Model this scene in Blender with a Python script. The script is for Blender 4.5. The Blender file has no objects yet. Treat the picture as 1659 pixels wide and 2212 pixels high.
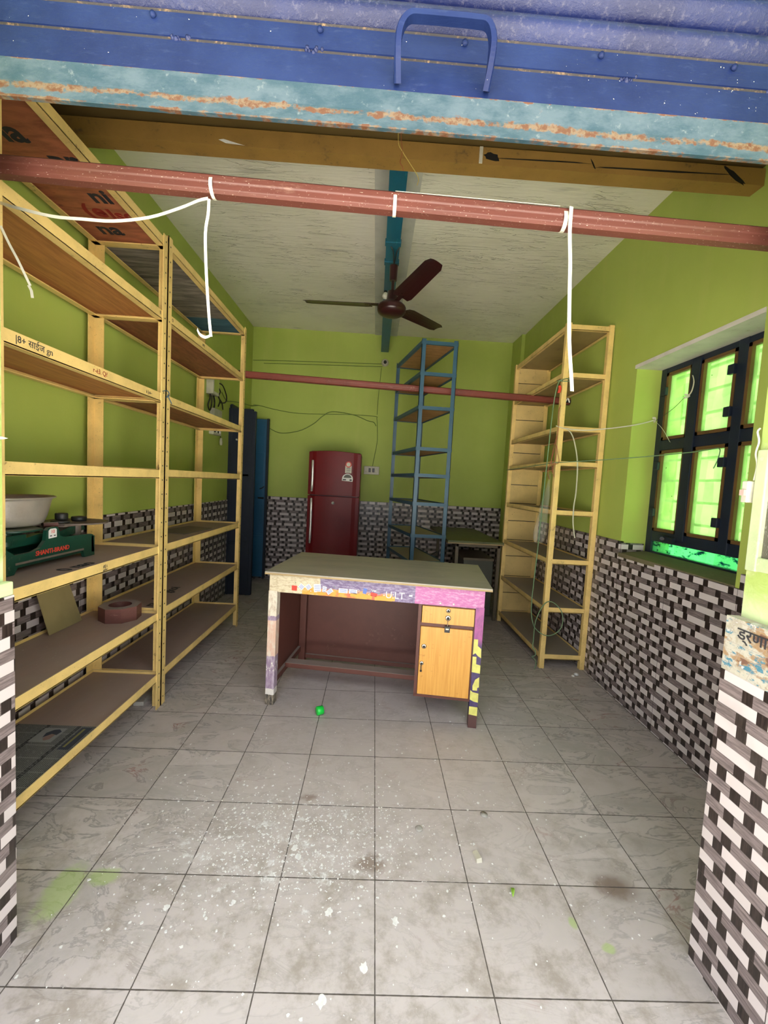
import bpy, bmesh, math, random
from mathutils import Vector, Matrix
random.seed(7)
sc = bpy.context.scene
COL = sc.collection
PI = math.pi
R = math.radians

# ------------------------------------------------------------------ camera, light, exposure
cd = bpy.data.cameras.new('camera'); cam = bpy.data.objects.new('camera', cd); COL.objects.link(cam)
cd.sensor_fit = 'HORIZONTAL'; cd.sensor_width = 36.0; cd.lens = 36.0 * 897.0 / 1659.0
cd.clip_start = 0.01; cd.clip_end = 200
cr, cu, cf = Vector((0.99827533, -0.02209682, 0.05438842)), Vector((-0.05269764, 0.07099119, 0.99608394)), Vector((0.02587139, 0.99723216, -0.0697043))
m = Matrix.Identity(4)
for i in range(3):
    m[i][0] = cr[i]; m[i][1] = cu[i]; m[i][2] = -cf[i]; m[i][3] = (-0.06847, -2.18118, 1.29164)[i]
cam.matrix_world = m
sc.camera = cam

WORLD_STRENGTH = 2.2
w = bpy.data.worlds.new('sky'); sc.world = w; w.use_nodes = True
bgn = w.node_tree.nodes['Background']; bgn.inputs[0].default_value = (0.93, 0.96, 1.0, 1); bgn.inputs[1].default_value = WORLD_STRENGTH

sl_ = bpy.data.lights.new('sun', 'SUN'); sl_.energy = 42.0; sl_.angle = R(1.0); sl_.color = (1.0, 0.95, 0.86)
sun = bpy.data.objects.new('sun', sl_); COL.objects.link(sun)     # high behind the building: lights the street, whose glow fills the shop
sun.rotation_euler = Vector((-0.20, 0.36, 1.0)).to_track_quat('Z', 'Y').to_euler(); sun.location = (0, 6, 9)

sc.view_settings.view_transform = 'Standard'; sc.view_settings.look = 'None'
sc.view_settings.gamma = 1.0; sc.view_settings.use_curve_mapping = False
sc.view_settings.exposure = 0.60
sc.cycles.max_bounces = 10; sc.cycles.diffuse_bounces = 7; sc.cycles.glossy_bounces = 4
sc.cycles.transmission_bounces = 6; sc.cycles.sample_clamp_indirect = 8.0
try:
    sc.cycles.use_denoising = True
except Exception:
    pass

# ------------------------------------------------------------------ node expressions
class X:
    T = None
    def __init__(s, k): s.s = k
    @staticmethod
    def put(inp, v):
        if isinstance(v, X): X.T.links.new(v.s, inp)
        else: inp.default_value = v
    @staticmethod
    def math(op, *a, clamp=False):
        n = X.T.nodes.new('ShaderNodeMath'); n.operation = op; n.use_clamp = clamp
        for i, v in enumerate(a): X.put(n.inputs[i], v)
        return X(n.outputs[0])
    def __add__(a, b): return X.math('ADD', a, b)
    __radd__ = __add__
    def __sub__(a, b): return X.math('SUBTRACT', a, b)
    def __rsub__(a, b): return X.math('SUBTRACT', b, a)
    def __mul__(a, b): return X.math('MULTIPLY', a, b)
    __rmul__ = __mul__
    def __truediv__(a, b): return X.math('DIVIDE', a, b)
    def __gt__(a, b): return X.math('GREATER_THAN', a, b)
    def __lt__(a, b): return X.math('LESS_THAN', a, b)
def fl(a): return X.math('FLOOR', a)
def fmod(a, b): return X.math('FLOORED_MODULO', a, b)
def mx(a, b): return X.math('MAXIMUM', a, b)
def mn(a, b): return X.math('MINIMUM', a, b)
def ab(a): return X.math('ABSOLUTE', a)
def clampx(a): return X.math('ADD', a, 0.0, clamp=True)
def band(a, lo, hi): return (a > lo) * (a < hi)
def step(a, lo, hi):
    n = X.T.nodes.new('ShaderNodeMapRange'); n.interpolation_type = 'SMOOTHSTEP'
    X.put(n.inputs[0], a); n.inputs[1].default_value = lo; n.inputs[2].default_value = hi
    return X(n.outputs[0])
def obj_co():
    n = X.T.nodes.new('ShaderNodeTexCoord'); return X(n.outputs['Object'])
def world_co():
    n = X.T.nodes.new('ShaderNodeNewGeometry'); return X(n.outputs['Position'])
def normal():
    n = X.T.nodes.new('ShaderNodeNewGeometry'); return X(n.outputs['Normal'])
def sep(v):
    n = X.T.nodes.new('ShaderNodeSeparateXYZ'); X.T.links.new(v.s, n.inputs[0]); return [X(o) for o in n.outputs]
def comb(x, y, z):
    n = X.T.nodes.new('ShaderNodeCombineXYZ')
    for i, v in enumerate((x, y, z)): X.put(n.inputs[i], v)
    return X(n.outputs[0])
def scl(v, s):
    n = X.T.nodes.new('ShaderNodeVectorMath'); n.operation = 'MULTIPLY'; X.T.links.new(v.s, n.inputs[0]); n.inputs[1].default_value = s
    return X(n.outputs[0])
def noise(v, scale=5, detail=3, rough=0.55, dist=0.0, col=False):
    n = X.T.nodes.new('ShaderNodeTexNoise'); X.T.links.new(v.s, n.inputs['Vector'])
    n.inputs['Scale'].default_value = scale; n.inputs['Detail'].default_value = detail
    n.inputs['Roughness'].default_value = rough; n.inputs['Distortion'].default_value = dist
    return X(n.outputs[1 if col else 0])
def white(v):
    n = X.T.nodes.new('ShaderNodeTexWhiteNoise'); n.noise_dimensions = '3D'; X.T.links.new(v.s, n.inputs['Vector']); return X(n.outputs[0])
def voro(v, scale, feature='F1', rnd=1.0):
    n = X.T.nodes.new('ShaderNodeTexVoronoi'); n.feature = feature; X.T.links.new(v.s, n.inputs['Vector'])
    n.inputs['Scale'].default_value = scale; n.inputs['Randomness'].default_value = rnd
    return X(n.outputs['Distance']), (X(n.outputs['Color']) if feature == 'F1' else None)
def mix(f, a, b):
    n = X.T.nodes.new('ShaderNodeMix'); n.data_type = 'RGBA'
    X.put(n.inputs[0], f)
    for i, v in ((6, a), (7, b)):
        if isinstance(v, X): X.T.links.new(v.s, n.inputs[i])
        else: n.inputs[i].default_value = (*v[:3], 1)
    return X(n.outputs[2])
def bump(h, strength=0.3, dist=0.01):
    n = X.T.nodes.new('ShaderNodeBump'); n.inputs['Strength'].default_value = strength; n.inputs['Distance'].default_value = dist
    X.T.links.new(h.s, n.inputs['Height']); return X(n.outputs[0])

def material(name, fn, rough=0.6, metal=0.0, spec=0.5):
    m = bpy.data.materials.new(name); m.use_nodes = True; X.T = m.node_tree
    b = m.node_tree.nodes['Principled BSDF']
    b.inputs['Roughness'].default_value = rough; b.inputs['Metallic'].default_value = metal
    b.inputs['Specular IOR Level'].default_value = spec
    r = fn(b) if callable(fn) else fn
    if r is not None:
        if isinstance(r, X): m.node_tree.links.new(r.s, b.inputs['Base Color'])
        else: b.inputs['Base Color'].default_value = (*r, 1)
    return m
def setn(b, x): X.T.links.new(x.s, b.inputs['Normal'])
def setr(b, x): X.put(b.inputs['Roughness'], x)

def painted(name, base, dirt, amt=0.5, scale=8, rough=0.45, bs=0.15, stretch=(1, 1, 1), metal=0.0, speck=None, dust=None):
    """paint with uneven tone, worn spots of a second colour, optional specks and dust lying on upward faces"""
    def f(b):
        c = scl(obj_co(), stretch)
        n1 = noise(c, scale, 5, 0.6); n2 = noise(c, scale * 6, 4, 0.65)
        k = tuple(v * 0.82 for v in base)
        col = mix(step(n1, 0.35, 0.7), base, k)
        col = mix(step(n1 * 0.5 + n2 * 0.5, 0.62 - 0.12 * amt, 0.72), col, dirt)
        if speck is not None:
            s = noise(c, scale * 22, 2, 0.5); col = mix(step(s, 0.70, 0.74), col, speck)
        if dust is not None:
            nz = sep(normal())[2]
            col = mix(step(nz, 0.55, 0.95) * (0.75 + n1 * 0.35), col, dust)
        setn(b, bump(n2, bs, 0.003))
        return col
    return material(name, f, rough, metal)

# ------------------------------------------------------------------ materials
GREEN = (0.42, 0.515, 0.105)
def f_green(b):
    c = world_co(); n1 = noise(c, 1.6, 4, 0.6); n2 = noise(c, 60, 3, 0.6); n3 = noise(scl(c, (9, 9, 1.2)), 1.0, 3, 0.5)
    col = mix(step(n1, 0.3, 0.75), GREEN, (0.375, 0.46, 0.085))
    col = mix(step(n3, 0.52, 0.8) * 0.35, col, (0.47, 0.52, 0.13))
    setn(b, bump(n2 * 0.3 + n1, 0.25, 0.01)); return col
M_GREEN = material('green_plaster', f_green, 0.62)
def f_jambgreen(b):
    c = world_co(); n1 = noise(c, 14, 5, 0.65, 1.5); n2 = noise(c, 50, 3)
    x, y, z = sep(c)
    col = mix(step(n1, 0.50, 0.72), (0.38, 0.49, 0.13), (0.50, 0.56, 0.26))
    col = mix(step(z + n1 * 0.12, 1.14, 1.06) * 0.8, col, (0.62, 0.72, 0.42))
    setn(b, bump(n1 + n2 * 0.3, 0.3, 0.01)); return col
M_JAMB = material('door_jamb_plaster', f_jambgreen, 0.6)

def f_ceiling(b):
    c = world_co(); s = noise(scl(c, (0.7, 5.5, 1)), 2.6, 4, 0.55, 1.2); n1 = noise(c, 2.0, 4, 0.6)
    ridge = 1.0 - step(ab(s - 0.5), 0.0, 0.022)
    br = noise(scl(c, (1.2, 9, 1)), 5, 3, 0.6)
    ridge = ridge * step(n1, 0.42, 0.6)
    setn(b, bump(ridge * 1.3 + br * 0.22, 0.6, 0.025))
    col = mix(step(n1, 0.35, 0.75), (0.88, 0.835, 0.70), (0.78, 0.735, 0.60))
    col = mix(ridge * 0.5, col, (0.82, 0.79, 0.68))
    return mix(step(noise(scl(c, (0.8, 3, 1)), 3.1, 3), 0.62, 0.74) * 0.5, col, (0.44, 0.43, 0.36))
M_CEIL = material('limewashed_ceiling', f_ceiling, 0.75)
M_COLLAR = painted('ceiling_plaster_collar', (0.68, 0.66, 0.58), (0.52, 0.51, 0.44), 0.4, 5, 0.75)

def tile_fn(axis, bright=1.0):
    ROW = 0.0325; L = 0.445
    def f(b):
        c = world_co(); x, y, z = sep(c); h = y if axis == 'y' else x
        row = fl((z - 0.006) / ROW); par = fmod(row, 2.0)
        big = fl((z - 0.006) / (ROW * 9))
        off = white(comb(fl(row / 2.0), 3.0, 1.0)) * 0.13 + par * 0.055 + big * 0.11
        mm = fmod(h + off, L)
        d = mx(mx(band(mm, .112, .142), band(mm, .205, .235)), mx(band(mm, .315, .345), band(mm, .415, .445)))
        gr = noise(scl(c, (14, 14, 230)), 1.0, 4, 0.7)
        gr2 = noise(scl(c, (260, 260, 18)), 1.0, 4, 0.7)
        blk = white(comb(fl((h + off) / (L / 4)), row, 2.0))
        wcol = mix(blk, (0.64, 0.565, 0.56), (0.57, 0.51, 0.50))
        wood = mix(step(gr, 0.34, 0.68), (0.12, 0.093, 0.092), (0.28, 0.225, 0.22))
        dark = mix(step(gr2, 0.3, 0.7), (0.012, 0.008, 0.007), (0.045, 0.031, 0.027))
        col = mix(par, wood, wcol); col = mix(d, col, dark)
        dirt = noise(c, 3.5, 4, 0.6)
        col = mix(step(dirt, 0.55, 0.85) * 0.45, col, (0.16, 0.14, 0.12))
        fz = ab(fmod((z - 0.006) / ROW, 1.0) - 0.5); seam = step(fz, 0.455, 0.49)
        sj = mx(band(fmod(h, L), 0, 0.0022), band(fmod(z - 0.006, ROW * 9), 0, 0.0022))
        col = mix(mx(seam * 0.55, sj), col, (0.05, 0.04, 0.035))
        setn(b, bump((1.0 - seam) + gr * 0.12, 0.35, 0.002))
        return col
    return f
M_TILE_Y = material('mosaic_strip_tile_side', tile_fn('y'), 0.32)
M_TILE_X = material('mosaic_strip_tile_back', tile_fn('x'), 0.32)

def f_floor(b):
    T = 0.305
    c = world_co(); x, y, z = sep(c)
    ix = fl(x / T); iy = fl(y / T); u = fmod(x, T); v = fmod(y, T)
    rid = comb(ix, iy, 0.0); rnd = white(rid); rnd2 = white(comb(iy, ix, 4.0))
    # marbled veins, different on every tile
    cc = comb(x + rnd * 7.0, y * 1.0 + rnd2 * 5.0, rnd * 3.0)
    v1 = noise(scl(cc, (1.0, 2.2, 1)), 3.4, 5, 0.62, 1.6)
    vein = 1.0 - step(ab(v1 - 0.5), 0.0, 0.03)
    pk = step(noise(cc, 5, 3), 0.55, 0.7)
    base = mix(rnd, (0.495, 0.442, 0.425), (0.58, 0.525, 0.505))
    base = mix(step(v1, 0.40, 0.70) * 0.75, base, (0.375, 0.35, 0.33))
    base = mix(vein * (0.6 + pk * 0.4), base, mix(pk, (0.20, 0.19, 0.18), (0.34, 0.19, 0.17)))
    # dust film of the trodden middle
    mid = step(x, -1.0, -0.35) * (1.0 - step(x, 0.45, 1.05)) * (1.0 - step(y, 1.3, 2.4))
    dn = noise(c, 2.2, 4, 0.6)
    base = mix(mid * (0.45 + dn * 0.5), base, (0.56, 0.50, 0.475))
    # brown grime
    g = noise(c, 9, 6, 0.72); front = 1.0 - step(y, -1.05, -0.5)
    base = mix(step(g, 0.44, 0.68) * (0.30 + front * 0.55), base, (0.33, 0.285, 0.24))
    for (px, py, r, colr) in ((0.795, -0.915, 0.10, (0.17, 0.115, 0.08)), (-0.27, -0.572, 0.05, (0.27, 0.2, 0.17)), (-0.015, -0.86, 0.07, (0.24, 0.18, 0.14))):
        dd = X.math('SQRT', (x - px) * (x - px) + (y - py) * (y - py) * 2.5) + (g - 0.5) * 0.16
        base = mix((1.0 - step(dd, r * 0.25, r)) * 0.8, base, colr)
    # lime and paint spatters
    sd = X.math('SQRT', (x + 0.30) * (x + 0.30) * 0.9 + (y + 0.78) * (y + 0.78) * 3.0)
    env = 1.0 - step(sd, 0.15, 0.85)
    sp1 = noise(c, 75, 2, 0.5); sp2 = noise(c, 190, 2, 0.5); sm = noise(c, 16, 6, 0.75)
    spl = mx(step(sp1, 0.78, 0.80), step(sp1 + env * 0.17, 0.79, 0.81))
    spl = mx(spl, step(sp2 + env * 0.12 + step(dn, 0.5, 0.7) * 0.02, 0.80, 0.83))
    smear = step(sm + env * 0.13, 0.66, 0.80) * 0.75 * step(env, 0.0, 0.6)
    base = mix(mx(spl, smear) * (1.0 - step(y, 0.0, 0.9)), base, (0.80, 0.80, 0.79))
    # green paint drips near the jambs
    for (px, py, sx, sy) in ((-0.955, -0.99, 0.055, 0.10), (0.67, -1.10, 0.02, 0.015), (-0.86, -0.93, 0.06, 0.03), (0.60, -1.03, 0.015, 0.02)):
        e = (x - px) * (x - px) / (sx * sx) + (y - py) * (y - py) / (sy * sy)
        base = mix((1.0 - step(e + (g - 0.5) * 4.0, 0.2, 1.3)) * 0.6, base, (0.36, 0.50, 0.13))
    # grout
    gx = mn(u, T - u); gy = mn(v, T - v); gg = mn(gx, gy)
    gn = noise(c, 40, 3)
    joint = 1.0 - step(gg + (gn - 0.5) * 0.0022, 0.0008, 0.0024)
    base = mix(joint, base, mix(step(gn, 0.55, 0.7) * env, (0.085, 0.072, 0.062), (0.5, 0.49, 0.48)))
    setn(b, bump((1.0 - joint) + g * 0.10, 0.3, 0.002))
    setr(b, 0.42 + g * 0.35)
    return base
M_FLOOR = material('ceramic_floor_tiles', f_floor, 0.5)
M_UNSEEN_GROUND = painted('unseen_street_concrete', (0.58, 0.56, 0.53), (0.46, 0.44, 0.41), 0.5, 2, 0.9)

YEL = (0.86, 0.61, 0.22)
M_YEL = painted('yellow_enamel_steel', YEL, (0.23, 0.14, 0.05), 0.30, 9, 0.42, 0.12, speck=(0.20, 0.12, 0.05), dust=(0.60, 0.50, 0.32))
M_YEL2 = painted('yellow_enamel_panel', (0.72, 0.52, 0.20), (0.30, 0.19, 0.07), 0.3, 5, 0.5, 0.1, speck=(0.22, 0.13, 0.05))
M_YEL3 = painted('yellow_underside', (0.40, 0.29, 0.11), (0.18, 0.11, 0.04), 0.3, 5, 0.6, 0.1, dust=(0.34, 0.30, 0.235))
M_MARK = material('black_marker_ink', (0.03, 0.03, 0.035), 0.6)
M_REDINK = material('red_stencil_ink', (0.28, 0.02, 0.015), 0.6)

def board(name, a, b_, dust, stretch=(6, 0.7, 6), rough=0.6, damt=0.85):
    def f(b):
        c = obj_co(); g = noise(scl(c, stretch), 5, 5, 0.65, 0.5); n2 = noise(c, 4, 4, 0.6); nz = sep(normal())[2]
        col = mix(step(g, 0.3, 0.72), a, b_)
        col = mix(step(noise(scl(c, (stretch[0] * 2, stretch[1], 2)), 5, 3), 0.68, 0.76) * 0.7, col, tuple(v * 0.35 for v in b_))
        n3 = noise(c, 110, 2)
        col = mix(step(nz, 0.4, 0.9) * (damt + (n2 - 0.5) * 0.5), col, dust)
        col = mix(step(nz, 0.4, 0.9) * step(n3, 0.73, 0.77), col, (0.62, 0.60, 0.57))
        return col
    return material(name, f, rough)
DUSTY = (0.35, 0.275, 0.235)
M_PLY_O = board('orange_plywood', (0.52, 0.225, 0.065), (0.34, 0.135, 0.04), DUSTY, (9, 1.0, 9))
M_PLY_R = board('red_brown_plywood', (0.36, 0.13, 0.055), (0.20, 0.07, 0.03), DUSTY, (7, 1.6, 7))
M_PLY_T = board('stencilled_plywood', (0.50, 0.17, 0.08), (0.27, 0.085, 0.04), DUSTY, (1.2, 5, 5))
M_PLY_B = board('blue_rack_plywood', (0.42, 0.22, 0.08), (0.27, 0.13, 0.045), (0.30, 0.28, 0.20), (2, 6, 5))
def f_weather(b):
    c = obj_co(); x, y, z = sep(c); g = noise(scl(c, (1.2, 10, 5)), 3, 5, 0.7, 0.4)
    col = mix(step(g, 0.3, 0.7), (0.10, 0.082, 0.062), (0.34, 0.29, 0.23))
    blue = mix(step(g, 0.35, 0.65), (0.035, 0.10, 0.15), (0.07, 0.19, 0.24))
    return mix(step(y + (g - 0.5) * 0.05, 0.34, 0.35), col, blue)
M_WEATHER = material('weathered_planks', f_weather, 0.75)

BLUE = (0.035, 0.085, 0.36)
def f_shutter(b):
    c = world_co(); x, y, z = sep(c)
    n1 = noise(c, 3.0, 5, 0.65); n2 = noise(scl(c, (1, 3, 3)), 28, 5, 0.7); n3 = noise(c, 130, 2, 0.5)
    col = mix(step(n1, 0.35, 0.7), (0.006, 0.012, 0.052), (0.012, 0.023, 0.080))
    col = mix(step(n2, 0.56, 0.72) * 0.45, col, (0.030, 0.045, 0.10))
    side = step(x, 0.25, 0.55)
    col = mix(step(n3 + side * 0.04, 0.775, 0.79), col, (0.75, 0.70, 0.52))
    setn(b, bump(n2 * 0.6 + n1, 0.22, 0.006)); setr(b, 0.22 + n2 * 0.25)
    return col
M_SHUT = material('glossy_blue_enamel', f_shutter, 0.3, spec=0.12)
def f_slat(b):
    c = world_co(); n2 = noise(scl(c, (3, 3, 3)), 26, 6, 0.75); n1 = noise(c, 5, 4)
    col = mix(step(n1, 0.35, 0.7), (0.004, 0.008, 0.045), (0.008, 0.015, 0.07))
    col = mix(step(n2, 0.52, 0.66) * 0.6, col, (0.06, 0.06, 0.095))
    setn(b, bump(n2, 0.35, 0.006)); setr(b, 0.10 + n2 * 0.22); return col
M_SLAT = material('glossy_blue_slats', f_slat, 0.15, spec=0.32)
def f_teal(b):
    c = world_co(); x, y, z = sep(c); n1 = noise(scl(c, (1, 2, 2.2)), 9, 6, 0.75); n2 = noise(c, 45, 4, 0.7)
    col = mix(step(n1, 0.35, 0.65), (0.020, 0.046, 0.060), (0.055, 0.082, 0.096))
    col = mix(step(n2, 0.58, 0.72) * 0.6, col, (0.14, 0.165, 0.165))
    zc = z + x * 0.009
    edge = (1.0 - step(ab(zc - 2.103), 0.0, 0.020))
    edge2 = (1.0 - step(ab(zc - 2.074), 0.0, 0.008)); edge3 = (1.0 - step(ab(zc - 2.155), 0.0, 0.006))
    rustk = mx(edge * 0.20, mx(edge2 * 0.18, edge3 * 0.15)) + n1 * 0.6 + n2 * 0.4
    col = mix(step(rustk, 0.625, 0.70), col, mix(step(n2, 0.45, 0.6), (0.13, 0.09, 0.055), (0.085, 0.035, 0.017)))
    setn(b, bump(n1 + n2 * 0.4, 0.3, 0.005)); return col
M_TEALRUST = material('rusty_teal_bar', f_teal, 0.5, spec=0.25)
M_LINTEL = painted('ochre_painted_beam', (0.31, 0.175, 0.042), (0.10, 0.065, 0.03), 0.55, 7, 0.55, 0.15, speck=(0.04, 0.03, 0.02))
M_HOOD = painted('brown_hood_steel', (0.13, 0.085, 0.028), (0.07, 0.045, 0.02), 0.3, 3, 0.5)
M_PIPE = painted('red_oxide_pipe', (0.115, 0.034, 0.023), (0.17, 0.085, 0.06), 0.45, 9, 0.5, 0.15, (0.6, 3, 3), speck=(0.62, 0.55, 0.44))
M_PIPE2 = painted('red_oxide_pipe_rear', (0.20, 0.045, 0.03), (0.28, 0.12, 0.09), 0.3, 9, 0.45)
M_BEAM = painted('teal_steel_beam', (0.012, 0.12, 0.19), (0.02, 0.20, 0.24), 0.6, 5, 0.35, 0.15, (2, 0.6, 2))
M_FAN = painted('maroon_fan_enamel', (0.028, 0.006, 0.006), (0.045, 0.02, 0.012), 0.3, 12, 0.32, 0.03, dust=(0.05, 0.035, 0.025))
M_NAVY = painted('navy_door_paint', (0.004, 0.010, 0.026), (0.008, 0.022, 0.045), 0.4, 4, 0.6, 0.2)
M_DOORBLUE = painted('blue_door_paint', (0.02, 0.10, 0.20), (0.01, 0.05, 0.11), 0.45, 3, 0.35, 0.15)
M_WINFR = painted('dark_window_paint', (0.008, 0.014, 0.03), (0.03, 0.022, 0.012), 0.4, 8, 0.45)
M_PUTTY = painted('brown_window_beading', (0.13, 0.065, 0.018), (0.05, 0.028, 0.012), 0.5, 12, 0.6)
M_SILL = painted('worn_green_sill', (0.17, 0.145, 0.075), (0.20, 0.16, 0.10), 0.7, 5, 0.8, 0.3, (3, 1, 1))
M_REVEALTOP = painted('limewashed_reveal', (0.66, 0.62, 0.55), (0.42, 0.36, 0.28), 0.3, 6, 0.8)
M_BLUERACK = painted('blue_rack_enamel', (0.025, 0.085, 0.135), (0.06, 0.09, 0.11), 0.5, 8, 0.45, dust=(0.17, 0.21, 0.24))
M_RED = painted('red_fridge_enamel', (0.15, 0.004, 0.006), (0.17, 0.018, 0.018), 0.35, 4, 0.42, 0.02)
M_RED.node_tree.nodes['Principled BSDF'].inputs['Specular IOR Level'].default_value = 0.25
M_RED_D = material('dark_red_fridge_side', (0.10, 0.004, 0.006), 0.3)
M_CHROME = material('brushed_chrome', (0.85, 0.84, 0.80), 0.30, 0.6)
M_BLACK = material('black_plastic', (0.012, 0.012, 0.012), 0.4)
M_DARKMETAL = painted('dark_worn_metal', (0.03, 0.03, 0.028), (0.09, 0.08, 0.07), 0.4, 20, 0.45)
M_WHITEPL = painted('aged_white_plastic', (0.58, 0.55, 0.44), (0.35, 0.32, 0.24), 0.3, 20, 0.45)
M_STRAP = material('white_plastic_strap', (0.62, 0.60, 0.47), 0.4)
M_ROPE = painted('green_cord_fibre', (0.17, 0.27, 0.14), (0.30, 0.38, 0.24), 0.5, 90, 0.7)
M_WIREG = material('green_painted_cable', (0.13, 0.20, 0.03), 0.5)
M_WIRER = material('red_brown_wire', (0.30, 0.08, 0.035), 0.5)
M_WIREY = material('yellow_wire', (0.6, 0.45, 0.12), 0.5)
M_DESKTOP = painted('dusty_laminate', (0.40, 0.355, 0.285), (0.54, 0.50, 0.42), 0.30, 4, 0.5, 0.08, (1, 2.5, 1))
M_DESKEDGE = painted('worn_ply_edge', (0.42, 0.30, 0.14), (0.16, 0.10, 0.06), 0.5, 10, 0.6, 0.2, (1, 6, 6))
M_DESKBR = painted('oxblood_desk_paint', (0.115, 0.036, 0.024), (0.17, 0.075, 0.05), 0.4, 6, 0.5, 0.1, dust=(0.33, 0.27, 0.23))
def f_drawer(b):
    c = obj_co(); g = noise(scl(c, (22, 22, 0.9)), 5, 4, 0.6, 0.3); n2 = noise(scl(c, (1, 1, 2)), 26, 5, 0.65)
    col = mix(step(g, 0.3, 0.7), (0.70, 0.36, 0.075), (0.60, 0.28, 0.05))
    return mix(step(n2, 0.62, 0.72) * 0.55, col, (0.40, 0.17, 0.03))
M_DRAWER = material('honey_wood_laminate', f_drawer, 0.35)
M_BRASS = material('worn_steel_lock', (0.55, 0.50, 0.42), 0.3, 1.0)
def f_apron(b):
    c = obj_co(); x, y, z = sep(c); n = noise(scl(c, (1, 1, 3)), 30, 6, 0.75); n2 = noise(c, 9, 5, 0.7); k = (n - 0.5) * 0.05
    cream = mix(step(n, 0.42, 0.65), (0.68, 0.60, 0.42), (0.46, 0.36, 0.22))
    purp = mix(step(n, 0.42, 0.62), (0.15, 0.10, 0.21), (0.33, 0.28, 0.40))
    pink = mix(step(n, 0.45, 0.66), (0.47, 0.13, 0.33), (0.60, 0.32, 0.48))
    col = mix(step(x + k * 0.3, 0.298, 0.302), cream, purp)
    col = mix(step(x, 0.822, 0.824), col, pink)
    low = 1.0 - step(z + (n2 - 0.5) * 0.06, 0.685, 0.70)
    ora = mix(step(n2, 0.45, 0.6), (0.72, 0.36, 0.05), (0.62, 0.13, 0.06))
    col = mix(low * band(x, 0.20, 0.70) * step(n2, 0.35, 0.45), col, ora)
    col = mix(step(noise(c, 42, 4, 0.7), 0.60, 0.64) * band(x, 0.12, 0.66) * band(z, 0.672, 0.72), col, (0.74, 0.74, 0.72))
    col = mix(step(noise(c, 36, 3, 0.7) + 0.001, 0.66, 0.70) * band(x, 0.14, 0.66), col, (0.14, 0.25, 0.16))
    return col
M_APRON = material('torn_sticker_layers', f_apron, 0.5)
def f_legl(b):
    c = obj_co(); x, y, z = sep(c); n = noise(scl(c, (3, 3, 1)), 22, 6, 0.75)
    cream = mix(step(n, 0.42, 0.66), (0.74, 0.68, 0.55), (0.50, 0.38, 0.28))
    pink = mix(step(n, 0.42, 0.66), (0.68, 0.44, 0.33), (0.72, 0.62, 0.50))
    purp = mix(step(n, 0.42, 0.6), (0.30, 0.21, 0.30), (0.47, 0.38, 0.46))
    zz = z + (n - 0.5) * 0.015
    col = mix(step(zz, 0.510, 0.512), pink, cream); col = mix(band(zz, 0.49, 0.515), col, purp)
    col = mix(zz < 0.285, col, purp); col = mix(band(zz, 0.06, 0.095) * (n < 0.6), col, (0.72, 0.68, 0.62))
    col = mix(band(zz, 0.20, 0.25) * (n > 0.52), col, (0.74, 0.70, 0.64))
    return mix(zz < 0.06, col, mix(step(n, 0.4, 0.6), (0.05, 0.045, 0.04), (0.30, 0.25, 0.18)))
M_LEGL = material('faded_poster_strip', f_legl, 0.5)
def f_legr(b):
    c = obj_co(); x, y, z = sep(c); n = noise(scl(c, (2, 2, 1)), 18, 5, 0.7)
    pink = mix(step(n, 0.4, 0.65), (0.38, 0.09, 0.27), (0.24, 0.06, 0.20))
    pur = mix(step(n, 0.4, 0.65), (0.055, 0.035, 0.11), (0.085, 0.055, 0.15))
    col = mix(step(z + (n - 0.5) * 0.05, 0.44, 0.50), pur, pink)
    return mix(z < 0.075, col, (0.10, 0.045, 0.04))
M_LEGR = material('purple_banner_strip', f_legr, 0.45)
M_LETTERY = painted('yellow_letter_print', (0.72, 0.68, 0.17), (0.5, 0.42, 0.1), 0.3, 30, 0.5)
M_PAPER = material('white_paper', (0.72, 0.71, 0.68), 0.6)
M_REDP = material('red_print', (0.6, 0.05, 0.03), 0.5)
M_ORP = material('orange_print', (0.75, 0.34, 0.04), 0.5)
M_BLUEP = material('blue_print', (0.10, 0.17, 0.50), 0.5)
M_SCALE = painted('green_cast_iron', (0.008, 0.055, 0.035), (0.10, 0.12, 0.085), 0.45, 14, 0.35, 0.2, dust=(0.15, 0.15, 0.11))
M_SCALEDUST = painted('dusty_scale_plate', (0.17, 0.13, 0.105), (0.26, 0.22, 0.18), 0.4, 14, 0.6)
M_STEEL = painted('dented_steel_bowl', (0.62, 0.57, 0.50), (0.36, 0.28, 0.20), 0.4, 7, 0.30, 0.25, metal=0.6)
M_WEIGHT = painted('iron_weight', (0.018, 0.018, 0.016), (0.06, 0.055, 0.045), 0.3, 30, 0.5, dust=(0.06, 0.055, 0.05))
M_OCT = painted('maroon_wood_block', (0.13, 0.045, 0.035), (0.24, 0.13, 0.10), 0.5, 14, 0.55, 0.2, (1, 1, 4), dust=(0.30, 0.255, 0.23))
M_CARD = painted('brown_cardboard', (0.30, 0.235, 0.105), (0.22, 0.165, 0.075), 0.3, 6, 0.7)
M_CAP = material('bright_green_plastic', (0.01, 0.62, 0.06), 0.3)
M_LEAF = material('fresh_leaf', (0.32, 0.55, 0.07), 0.5)
M_BRICK = painted('broken_tile_offcut', (0.40, 0.38, 0.34), (0.28, 0.25, 0.21), 0.4, 20, 0.7)
M_LIME = painted('lime_flake', (0.80, 0.79, 0.76), (0.62, 0.6, 0.55), 0.3, 60, 0.8)
M_TABLETOP = painted('dull_green_tabletop', (0.115, 0.125, 0.045), (0.06, 0.06, 0.03), 0.5, 4, 0.5)
M_TABLEFR = painted('old_table_frame', (0.13, 0.10, 0.06), (0.05, 0.04, 0.03), 0.5, 10, 0.5)
M_BIN = painted('grey_green_bin', (0.075, 0.075, 0.055), (0.035, 0.03, 0.022), 0.6, 6, 0.5)
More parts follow.
